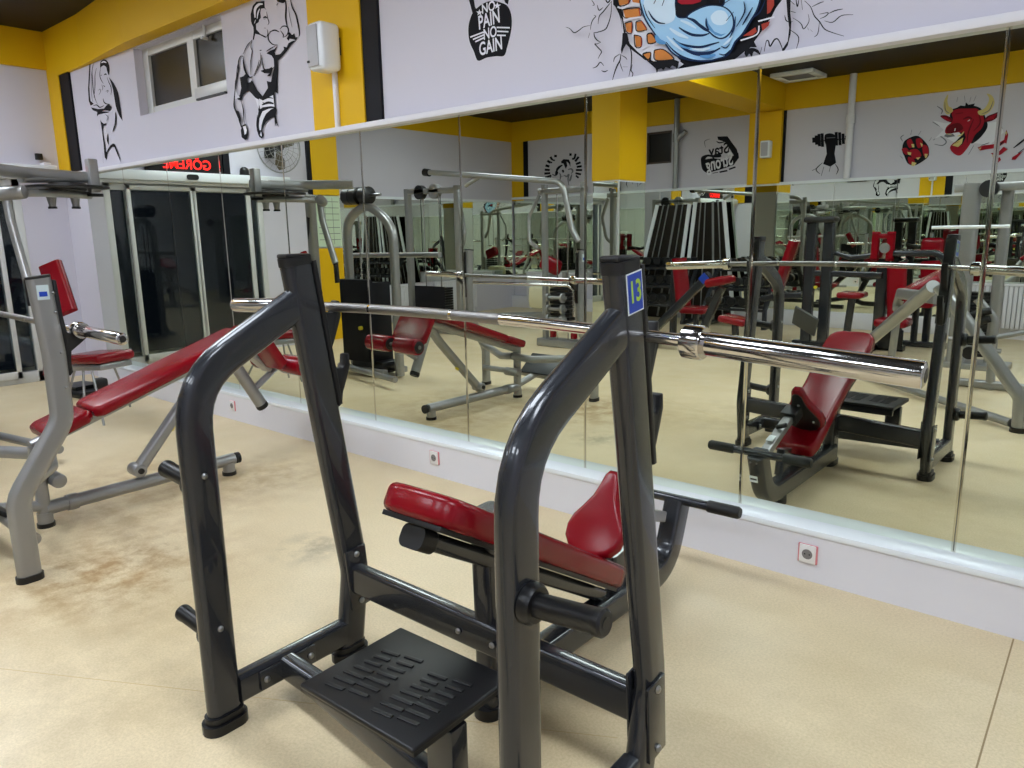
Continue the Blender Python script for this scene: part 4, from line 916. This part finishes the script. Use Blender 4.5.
b = MB().box((-6.10, 2.24, .53), (.42, .32, .075), red, Matrix.Rotation(R(14), 3, 'Z') @ Matrix.Rotation(R(-4), 3, 'Y'), .03, 4); stp = b.build('seat', pm)
b = MB().box((-6.10, 2.24, .465), (.38, .27, .045), silver, Matrix.Rotation(R(14), 3, 'Z') @ Matrix.Rotation(R(-4), 3, 'Y'), .01); b.build('seat_frame', pm)
for a, c in (((-6.22, 2.1, .45), (-6.32, 2.0, .06)), ((-5.95, 2.12, .45), (-5.80, 2.1, .06)), ((-6.15, 2.35, .45), (-6.3, 2.5, .06)), ((-6.12, 2.12, .45), (-6.02, 2.05, .06))): MB().tube([a, c], .009, silver).build('seat_leg', pm)
b = MB().cyl((-6.10, 2.0, .72), (-5.98, 2.02, .70), .035, silver, 16).tube([(-6.1, 1.98, .75), (-6.0, 2.1, .80), (-5.88, 2.1, .76)], .016, silver, .04); b.build('seat_adjuster', pm)
t = thing('step_platform', 'low oval black step lying on the floor by the plinth end', 'step', (-7.5, 2.6, 0))
b = MB().sweep([(-7.75, 2.55, .03), (-7.25, 2.62, .03)], .34, .06, rubber, (0, 1, 0), .028); b.build('base', t)
MB().sweep([(-7.68, 2.55, .075), (-7.4, 2.59, .075)], .24, .035, rubber, (0, 1, 0), .016).build('tread', t)
MB().box((-7.3, 2.66, .11), (.12, .1, .1), darker, None, .02).build('block', t)

# ================================================================= things seen only in the mirrors
def plates_stack(t, x, y, z0, z1, w, d, pitch=.035):
    b = MB(); z = z0
    k = int((z1-z0)/pitch)
    for i in range(k): b.box((x, y, z0+(i+.5)*pitch), (w, d, pitch*.86), rubber, None, .004, 1)
    o = b.build('weight_stack', t); o['kind'] = 'stuff'
    return o
def rods(t, x, y, z0, z1, dx=.06):
    b = MB()
    for s in (-dx, dx): b.cyl((x+s, y, z0), (x+s, y, z1), .008, chrome, 8)
    b.build('guide_rods', t)

# A: round-topped tower
t = thing('cable_machine', 'round-topped silver tower with black weight stack and black rollers on top', 'exercise machine', (-6.000, 1.15, 0))
for y in (1.16,):
    fr_ = MB().sweep([(-6.360, y, .02), (-6.360, y, 1.58), (-6.000, y, 1.72), (-5.640, y, 1.50), (-5.640, y, .02)], .09, .075, silver, (0, 1, 0), .03, .3).build('frame', t)
MB().sweep([(-6.560, .95, 1.205), (-5.640, 1.0, 1.215), (-5.150, 1.02, 1.22)], .05, .05, silver, (0, 0, 1), .02).build('crossbar', t)
MB().bx(-6.400, -5.70, 1.0, 1.06, .03, .09, silver, .01).bx(-6.400, -5.70, 1.26, 1.32, .03, .09, silver, .01).box((-6.000, 1.16, .10), (.5, .26, .12), rubber, None, .03).build('base', t)
b = MB()
for k in range(22): b.box((-6.100, 1.16, .17+k*.036), (.34, .16, .031), rubber, None, .003, 1)
b.build('weight_stack', t); rods(t, -6.1, 1.16, .15, 1.6)
MB().bx(-6.31, -5.87, 1.26, 1.335, .15, .98, blackp, .004).bx(-5.89, -5.87, 1.04, 1.335, .15, .95, blackp, .004).build('stack_cover', t)
for x in (-6.280, -6.17, -6.02): MB().lathe((x-.07, 1.16, 1.80), (x+.07, 1.16, 1.80), [(0, .04), (.15, .085), (.85, .085), (1, .04)], rubber, 24).build('roller', t)
MB().cyl((-6.400, 1.16, 1.80), (-5.800, 1.16, 1.80), .015, steel).cyl((-6.100, 1.16, 1.68), (-6.100, 1.16, 1.80), .02, silver).build('roller_axle', t)
MB().cyl((-5.980, 1.34, .50), (-5.980, 1.37, .50), .02, yknob).build('selector_pin', t)

# B: dual tower with arched pull bar; C arch; D second tower
t = thing('cable_machine', 'silver cable tower with wide arched chrome bar and black stack', 'exercise machine', (-7.9, -1.55, 0))
for x in (-8.37, -7.36):
    MB().sweep([(x, -1.5, .0), (x, -1.5, 2.06)], .09, .09, silver, (1, 0, 0), .02).build('post', t)
MB().sweep([(-8.41, -1.5, 2.02), (-7.32, -1.5, 2.0)], .08, .08, silver, (0, 1, 0), .02).build('top_beam', t)
MB().cyl((-8.1, -1.46, 2.0), (-8.1, -1.54, 2.0), .10, darker, 24).cyl((-7.8, -1.46, 2.0), (-7.8, -1.54, 2.0), .10, silver, 24).build('pulleys', t)
b = MB()
for k in range(11): b.box((-7.89, -1.5, .29+k*.036), (.62, .16, .031), rubber, None, .003, 1)
b.box((-7.89, -1.5, .22), (.7, .2, .1), silver, None, .01).build('weight_stack', t)
rods(t, -7.89, -1.5, .2, 1.98, .16); MB().cyl((-8.1, -1.5, .9), (-8.1, -1.5, 1.95), .006, darker, 8).cyl((-7.7, -1.5, .9), (-7.7, -1.5, 1.95), .006, darker, 8).build('cables', t)
MB().bx(-8.45, -7.3, -1.56, -1.44, 0, .06, silver, .01).build('base', t)
MB().bx(-8.2, -7.58, -1.41, -1.40, .32, .68, blackp, .004).build('stack_cover', t)
MB().tube([(-7.61, -1.2, 2.235), (-5.35, -1.2, 1.985), (-5.22, -1.2, 1.45), (-5.12, -1.2, 1.30)], .036, silver, .18).cyl((-7.68, -1.2, 2.24), (-7.58, -1.2, 2.225), .05, rubber).build('arched_bar', t)
MB().tube([(-7.35, -1.5, 2.02), (-7.2, -1.4, 1.7), (-7.05, -1.3, 1.42), (-7.1, -1.3, 1.25)], .028, silver, .1).build('guide_arm', t)
MB().cyl((-6.92, -1.2, 2.02), (-6.72, -1.25, 2.12), .028, silver, 14).build('grip_handle', t)

t = thing('cable_machine', 'silver twin-post trainer with low chrome bar beside the yellow pillar', 'exercise machine', (-5.45, -1.45, 0))
for x in (-5.77, -5.19): MB().sweep([(x, -1.4, 0), (x, -1.4, 1.98)], .07, .07, silver, (1, 0, 0), .02).build('post', t)
MB().sweep([(-5.85, -1.4, 1.90), (-5.15, -1.4, 1.90)], .07, .07, silver, (0, 1, 0), .02).build('top_beam', t)
b = MB()
for k in range(9): b.box((-5.50, -1.4, .36+k*.05), (.30, .14, .04), rubber, None, .004, 1)
b.build('weight_stack', t); rods(t, -5.5, -1.4, .1, 1.86, .08)
for z in (.62, .48, .36): MB().cyl((-5.66, -1.3, z), (-5.38, -1.3, z), .022, silver, 12).cyl((-5.66, -1.3, z), (-5.63, -1.3, z), .05, silver, 16).cyl((-5.44, -1.3, z), (-5.41, -1.3, z), .06, silver, 16).build('carriage', t)
MB().tube([(-5.85, -1.4, 1.86), (-5.98, -1.35, 1.6), (-5.94, -1.3, 1.3), (-5.8, -1.3, 1.22)], .022, silver, .12).build('guide_arm', t)
for x in (-5.62, -5.30): MB().cyl((x, -1.36, .12), (x, -1.36, .27), .042, red, 16, .01).build('bumper', t)
MB().bx(-5.85, -5.10, -1.5, -1.3, 0, .10, silver, .02).build('base', t)
MB().tube([(-6.82, -1.0, .62), (-6.82, -1.0, .795), (-5.12, -1.0, .80), (-5.04, -1.0, .75), (-5.04, -1.0, .45)], .018, chrome, .04).build('low_bar', t)

# E: seated bench between the towers
t = thing('exercise_machine', 'silver seat bench with cream cushion and small red pad in front of the white radiators', 'exercise machine', (-6.6, -2.6, 0))
MB().sweep([(-7.6, -2.6, .14), (-6.5, -2.6, .22), (-6.3, -2.6, .22)], .2, .12, silver, (0, 1, 0), .04).build('base', t)
MB().box((-6.75, -2.6, .48), (.34, .3, .32), mat('cream_vinyl', (214, 208, 176), .5), None, .05).build('cushion', t)
MB().box((-6.6, -2.6, .95), (.34, .14, .22), red, Matrix.Rotation(R(20), 3, 'Y'), .05, 3).build('head_pad', t)
MB().sweep([(-6.35, -2.6, .0), (-6.35, -2.6, .85)], .07, .07, silver, (1, 0, 0), .02).build('post', t)

# radiators
for (x0, x1, l) in ((-8.95, -8.4, 'white ribbed radiator low on the far wall, left of the pillar'), (-8.2, -7.7, 'second white ribbed radiator low on the far wall, nearer the pillar'), (-1.75, -.75, 'white ribbed radiator low on the far wall behind the leg press')):
    t = thing('radiator', l, 'radiator', ((x0+x1)/2, YO+.18, .1), 0, 'far wall radiators')
    b = MB(); n = int((x1-x0)/.05)
    for k in range(n): b.bx(x0+k*.05+.004, x0+k*.05+.046, YO+.12, YO+.2, .14, .66, white, .008)
    b.build('ribs', t); MB().bx(x0, x1, YO+.11, YO+.21, .66, .69, white, .008).bx(x0+.05, x0+.1, YO+.14, YO+.18, 0, .16, white, .004).bx(x1-.1, x1-.05, YO+.14, YO+.18, 0, .16, white, .004).build('grille', t)
for (y0, y1, l) in ((-3.9, -2.9, 'white ribbed radiator under the end wall mirrors, farther from the doors'), (-2.4, -1.4, 'white ribbed radiator under the end wall mirrors, nearer the doors')):
    t = thing('radiator', l, 'radiator', (XE2+.1, (y0+y1)/2, .1), 0, 'end wall radiators')
    b = MB(); n = int((y1-y0)/.05)
    for k in range(n): b.bx(XE2+.04, XE2+.12, y0+k*.05+.004, y0+k*.05+.046, .1, .58, white, .008)
    b.build('ribs', t); MB().bx(XE2+.03, XE2+.13, y0, y1, .58, .61, white, .008).bx(XE2+.05, XE2+.1, y0+.05, y0+.1, 0, .12, white, .004).build('grille', t)

# dumbbell racks with individual dumbbells
def make_db():
    t = thing('dumbbell', 'black rubber dumbbell', 'dumbbell', (0, 0, 0))
    b = MB()
    b.cyl((0, -.07, 0), (0, .07, 0), .016, chrome, 12); b.build('handle', t)
    for s in (-1, 1): MB().lathe((0, s*.065, 0), (0, s*.155, 0), [(0, .055), (.1, .062), (.9, .062), (1, .052)], rubber, 12).build('head', t)
    return t
db0 = make_db(); first = [True]
def place_db(x, y, z, label, group, s):
    if first[0]: o = db0; first[0] = False
    else:
        o = db0.copy(); COL.objects.link(o)
        for c in db0.children:
            q = c.copy(); COL.objects.link(q); q.parent = o
    o.location = (x, y, z); o.scale = (s, s, s); o['label'] = label; o['group'] = group
tiers = ['bottom', 'middle', 'top']; cnt = ['first', 'second', 'third', 'fourth', 'fifth', 'sixth', 'seventh']
for rn, x0, n, side in (('left', -6.55, 7, 'left of'), ('right', -4.95, 5, 'right of')):
    W_ = n*.17
    t = thing('dumbbell_rack', f'three-tier charcoal dumbbell rack, {rn} one of the two along the far wall mirrors', 'dumbbell rack', (x0+W_/2, -4.55, 0))
    for x in (x0-.05, x0+W_+.02):
        MB().sweep([(x, -4.25, 0), (x, -4.25, .28), (x, -4.75, .95)], .06, .05, dark, (1, 0, 0), .01, .05).bx(x-.03, x+.03, -4.85, -4.2, 0, .06, dark, .01).build('side_frame', t)
    for k, (yy, zz) in enumerate(((-4.30, .30), (-4.50, .57), (-4.70, .84))):
        MB().bx(x0-.04, x0+W_, yy-.10, yy-.06, zz-.02, zz+.02, dark, .006).bx(x0-.04, x0+W_, yy+.06, yy+.10, zz-.05, zz-.01, dark, .006).build('shelf', t)
        for i in range(n):
            place_db(x0+.06+i*.17, yy, zz+.086, f'black dumbbell, {cnt[i]} from the left on the {tiers[k]} tier of the {rn} rack', 'dumbbells on the far racks', .95+.1*(i/n))

# I: charcoal preacher-style machine with blue sticker
t = thing('exercise_machine', 'charcoal machine with slanted arm, blue sticker and small red pad, behind the barbell collar', 'exercise machine', (-3.9, -2.0, 0))
MB().sweep([(-4.550, -1.95, .20), (-3.900, -2.0, .85), (-3.850, -2.0, .90)], .09, .09, dark, (0, 1, 0), .015, .03).build('slanted_arm', t)
MB().box((-3.900, -1.95, .86), (.10, .004, .09), blue, Matrix.Rotation(R(-45), 3, 'Y')).build('sticker', t)
MB().box((-3.720, -2.0, .83), (.26, .32, .10), red, Matrix.Rotation(R(-12), 3, 'Y'), .04, 4).build('arm_pad', t)
MB().sweep([(-3.700, -2.0, .76), (-3.960, -2.0, .14)], .08, .09, dark, (0, 1, 0), .02).build('post', t)
MB().sweep([(-4.650, -2.0, .06), (-4.100, -2.0, .16), (-3.850, -2.0, .07), (-3.250, -2.0, .06)], .09, .08, dark, (0, 1, 0), .02, .12).build('base_beam', t)
MB().box((-3.520, -2.0, .40), (.32, .28, .08), red, Matrix.Rotation(R(8), 3, 'Y'), .03, 3).build('seat', t)
MB().sweep([(-3.500, -2.0, .05), (-3.520, -2.0, .36)], .07, .07, dark, (1, 0, 0), .02).build('seat_post', t)
MB().sweep([(-4.600, -2.3, .05), (-4.600, -1.7, .05)], .07, .07, dark, (1, 0, 0), .02).sweep([(-3.300, -2.3, .05), (-3.300, -1.7, .05)], .07, .07, dark, (1, 0, 0), .02).build('cross_feet', t)
t = thing('exercise_machine', 'charcoal seated machine with tall red backrest in front of the left dumbbell rack', 'exercise machine', (-4.250, -2.6, 0))
MB().sweep([(-4.480, -2.6, .46), (-4.560, -2.6, 1.06)], .30, .08, red, (0, 1, 0), .035).build('backrest', t)
MB().sweep([(-4.620, -2.6, .04), (-4.620, -2.6, 1.05)], .08, .08, dark, (1, 0, 0), .02).sweep([(-4.700, -2.6, .05), (-4.000, -2.6, .05)], .08, .07, dark, (0, 1, 0), .02).build('frame', t)
MB().box((-4.300, -2.6, .42), (.34, .32, .08), red, None, .03, 3).build('seat', t)
MB().sweep([(-4.300, -2.6, .08), (-4.300, -2.6, .38)], .06, .06, dark, (1, 0, 0), .015).build('seat_post', t)

# K: charcoal double column with slanted red backrest
t = thing('exercise_machine', 'charcoal twin-column machine with slanted red backrest, seen above the red bench pad', 'exercise machine', (-2.9, -3.1, 0))
for x in (-3.10, -2.90): MB().sweep([(x, -3.1, .0), (x, -3.1, 1.47)], .12, .10, dark, (1, 0, 0), .02).build('column', t)
MB().box((-3.0, -3.1, 1.50), (.36, .22, .07), darker, None, .03).build('top_cover', t)
MB().sweep([(-3.14, -3.1, .88), (-2.30, -3.1, .87)], .07, .07, dark, (0, 1, 0), .015).build('crossbeam', t)
MB().sweep([(-3.44, -3.0, .66), (-3.26, -3.0, 1.26)], .26, .08, red, (0, 1, 0), .035).build('backrest', t)
MB().sweep([(-3.62, -3.0, .56), (-3.44, -3.0, .60), (-3.16, -3.05, .62)], .10, .08, dark, (0, 1, 0), .02).build('seat_frame', t)
MB().box((-2.60, -3.1, .64), (.28, .3, .07), red, None, .03, 3).build('seat', t)
MB().sweep([(-2.64, -3.1, .06), (-2.60, -3.1, .60)], .06, .08, dark, (0, 1, 0), .02).build('seat_post', t)
MB().bx(-3.25, -2.56, -3.16, -3.04, 0, .07, dark, .01).build('base', t)
MB().cyl((-2.99, -3.02, .72), (-2.99, -2.99, .72), .018, yknob).build('selector_pin', t)
# leg-press foot plate
MB().prism([(-.17, -.15), (.17, -.15), (.17, .15), (-.17, .15)], (-3.00, -2.72, .34), (.8, .25, -.35), (.25, .5, .6), .03, mat('ribbed_plate_grey', (70, 72, 74), .5, noise=.1), .01).build('foot_plate', t)

# L: charcoal press machine with red pads
t = thing('exercise_machine', 'charcoal chest press machine with red headrest and grey press arms, right of the twin columns', 'exercise machine', (-2.220, -3.3, 0))
MB().sweep([(-2.340, -3.3, 0), (-2.340, -3.3, 1.05)], .12, .12, dark, (1, 0, 0), .02).sweep([(-2.140, -3.3, 0), (-2.140, -3.3, 1.02)], .09, .10, dark, (1, 0, 0), .02).build('column', t)
MB().sweep([(-2.950, -3.2, 1.14), (-2.670, -3.2, 1.06), (-2.420, -3.2, 1.09)], .06, .06, dark, (0, 1, 0), .025, .08).sweep([(-2.220, -3.2, 1.11), (-1.780, -3.2, 1.11), (-1.680, -3.2, 1.0)], .075, .075, dark, (0, 1, 0), .03, .08).build('press_arm', t)
b = MB()
for (x0, x1, z0, z1) in ((-2.400, -2.27, 1.27, 1.33), (-2.400, -2.43, 1.05, 1.33), (-2.240, -2.27, 1.05, 1.33)): b.bx(x0, x1, -3.22, -3.15, z0, z1, red, .02)
b.build('head_pad', t)
MB().cyl((-2.310, -3.14, 1.17), (-2.290, -3.22, 1.17), .055, silver).build('pivot', t)
MB().sweep([(-2.120, -3.15, .36), (-2.180, -3.2, 1.0)], .20, .09, red, (1, 0, 0), .04).build('backrest', t)
MB().box((-2.120, -3.0, .36), (.34, .32, .09), red, None, .035, 3).build('seat', t)
MB().bx(-2.470, -2.05, -3.36, -3.24, 0, .07, dark, .01).bx(-2.340, -2.36, -3.5, -2.9, 0, .06, dark, .01).box((-2.170, -3.16, .15), (.26, .02, .22), darker, None, .01).build('base', t)

# M2: red pads beyond the charcoal upright
t = thing('exercise_machine', 'grey seated machine with square red headrest and red backrest near the far wall, right half', 'exercise machine', (-1.7, -3.9, 0))
MB().box((-1.98, -3.9, 1.16), (.24, .08, .22), red, None, .05, 3).build('head_pad', t)
MB().sweep([(-1.90, -3.9, .55), (-1.94, -3.95, 1.0)], .32, .08, red, (1, 0, 0), .035).build('backrest', t)
MB().box((-2.05, -3.7, .52), (.40, .36, .08), red, None, .03, 3).build('seat', t)
MB().sweep([(-1.98, -3.99, 0), (-1.98, -3.99, 1.15)], .08, .08, dark, (1, 0, 0), .02).sweep([(-2.35, -3.7, .04), (-1.7, -3.7, .04)], .07, .07, dark, (0, 1, 0), .02).sweep([(-2.05, -3.7, .05), (-2.05, -3.7, .48)], .07, .07, dark, (1, 0, 0), .02).build('frame', t)
MB().tube([(-2.35, -3.6, .52), (-2.25, -3.5, .95), (-2.2, -3.7, 1.02)], .02, dark, .06).build('handle', t)

# leg press / silver machine whose foot stands beside the camera
t = thing('exercise_machine', 'silver leg press with long sloping rails and red seat pad', 'exercise machine', (-1.2, -.8, 0))
MB().tube([(-2.05, -1.55, .10), (-2.0, -1.5, .30), (-1.20, -.15, .97)], .05, silver, .06).build('rail', t)
MB().tube([(-.57, -.02, .03), (-.58, -.02, .24), (-.98, -.08, .77), (-1.16, -.12, .98)], .045, silver, .1).build('front_leg', t)
MB().cyl((-.57, -.02, 0), (-.57, -.02, .035), .055, rubber).build('rubber_foot', t)
MB().box((-1.50, -1.22, .90), (.34, .34, .08), red, Matrix.Rotation(R(-32), 3, 'Y') @ Matrix.Rotation(R(-10), 3, 'X'), .035, 4).build('seat_pad', t)
MB().sweep([(-1.22, -.45, .86), (-1.62, -1.05, .84), (-1.70, -1.3, .70)], .09, .07, silver, (0, 0, 1), .02, .05).build('pad_rail', t)
MB().tube([(-2.2, -1.6, .04), (-1.6, -1.0, .05), (-.62, -.05, .05)], .03, silver).build('base_beam', t)
MB().sweep([(-1.70, -1.22, .05), (-1.66, -1.18, .72)], .06, .06, silver, (1, 0, 0), .02).build('post', t)

# silver tall column machine (right edge of mirrors)
t = thing('cable_machine', 'tall silver column machine with white pull bar at the right mirror edge', 'exercise machine', (-1.3, -2.6, 0))
MB().sweep([(-1.40, -2.5, 0), (-1.40, -2.5, 1.80)], .16, .12, silver, (1, 0, 0), .05).sweep([(-1.12, -2.6, 0), (-1.12, -2.6, 1.80)], .10, .10, silver, (1, 0, 0), .03).build('column', t)
MB().sweep([(-1.62, -2.0, 1.39), (-1.0, -2.0, 1.39)], .035, .03, gloss_w, (0, 1, 0), .012).build('pull_bar', t)
MB().sweep([(-1.55, -2.5, 1.76), (-.9, -2.5, 1.76)], .08, .08, silver, (0, 1, 0), .02).build('top_beam', t)
MB().cyl((-1.25, -2.44, 1.74), (-1.25, -2.38, 1.74), .08, darker, 20).cyl((-1.25, -2.41, 1.4), (-1.25, -2.41, 1.74), .006, darker, 6).build('pulley', t)
b = MB()
for k in range(18): b.box((-1.26, -2.7, .12+k*.036), (.22, .14, .031), rubber, None, .003, 1)
b.build('weight_stack', t); MB().bx(-1.55, -.95, -2.78, -2.42, 0, .06, silver, .01).build('base', t)

# black-handled machine on the far right
t = thing('exercise_machine', 'silver machine with black foam handles and dark foot plate beside the right edge radiator', 'exercise machine', (-1.0, -1.6, 0))
MB().sweep([(-.95, -1.5, .0), (-.98, -1.5, .62), (-1.12, -1.5, .78)], .07, .07, silver, (0, 1, 0), .03, .1).build('frame', t)
for z in (.62, .55): MB().tube([(-1.20, -1.45, z), (-1.0, -1.45, z+.07)], .03, grip).build('handle', t)
MB().tube([(-1.3, -1.45, .42), (-1.0, -1.5, .44), (-.6, -1.5, .56)], .022, silver, .05).tube([(-1.15, -1.5, .5), (-1.25, -1.5, .36), (-.9, -1.5, .34)], .02, silver, .06).build('linkage', t)
MB().cyl((-1.12, -1.44, .32), (-1.12, -1.38, .32), .055, rubber, 16).build('bumper', t)
MB().sweep([(-1.2, -1.5, .04), (-.5, -1.5, .04)], .07, .07, silver, (0, 1, 0), .02).build('base', t)

# added striped panels imitating a distorted reflection in the far mirrors
for (lab, q) in (('dark glazed panel with pale mullions leaning to the right, behind the left dumbbell rack', [(-6.21, 1.80), (-5.64, 1.82), (-5.74, .92), (-6.43, .90)]), ('dark glazed panel with pale mullions leaning to the left, right of its twin', [(-5.54, 1.82), (-5.07, 1.80), (-4.95, .92), (-5.62, .92)])):
    t = thing('glazed_panel', lab, 'panel', (sum(a for a, c in q)/4, YO+.2, 0))
    (ax, az), (bx_, bz), (cx, cz), (dx, dz) = q
    # continue the edges to the floor
    def ext(x0, z0, x1, z1): return x0+(x1-x0)*(0-z0)/(z1-z0)
    lx, rx = ext(ax, az, dx, dz), ext(bx_, bz, cx, cz)
    f = lambda u, z: (ax+(bx_-ax)*u)*(z/az)+(lx+(rx-lx)*u)*(1-z/az)
    b = MB()
    b.add([(f(0, 0), YO+.17, 0), (f(1, 0), YO+.17, 0), (bx_, YO+.14, az), (ax, YO+.14, az), (f(0, 0), YO+.19, 0), (f(1, 0), YO+.19, 0), (bx_, YO+.16, az), (ax, YO+.16, az)],
          [(0, 1, 2, 3), (5, 4, 7, 6), (0, 4, 5, 1), (3, 2, 6, 7), (0, 3, 7, 4), (1, 5, 6, 2)], darkroom); b.build('pane', t, False)  # dark sheet standing in for the reflected glazing
    for u, wd_, mt in ((0, .06, gloss_w), (.2, .014, silver), (.36, .014, silver), (.62, .03, silver), (.80, .014, silver), (1, .06, gloss_w)):
        MB().sweep([(f(u, 0), YO+.19, .02), (f(u, az), YO+.165, az+.01)], wd_, .03, mt, (1, 0, 0), .005).build('mullion', t)
sc.view_settings.view_transform = 'Standard'; sc.view_settings.look = 'None'; sc.view_settings.gamma = 1; sc.view_settings.use_curve_mapping = False
sc.view_settings.exposure = 0.34
wd = bpy.data.worlds.new('night'); sc.world = wd; wd.use_nodes = True
wd.node_tree.nodes['Background'].inputs[0].default_value = (.003, .004, .006, 1); wd.node_tree.nodes['Background'].inputs[1].default_value = 1
sc.cycles.max_bounces = 14; sc.cycles.glossy_bounces = 8; sc.cycles.diffuse_bounces = 4; sc.cycles.transmission_bounces = 8
sc.cycles.sample_clamp_indirect = 8; sc.cycles.use_denoising = True; sc.cycles.caustics_reflective = True; sc.cycles.blur_glossy = .5
for o in sc.objects:
    if '_o' in o: del o['_o']
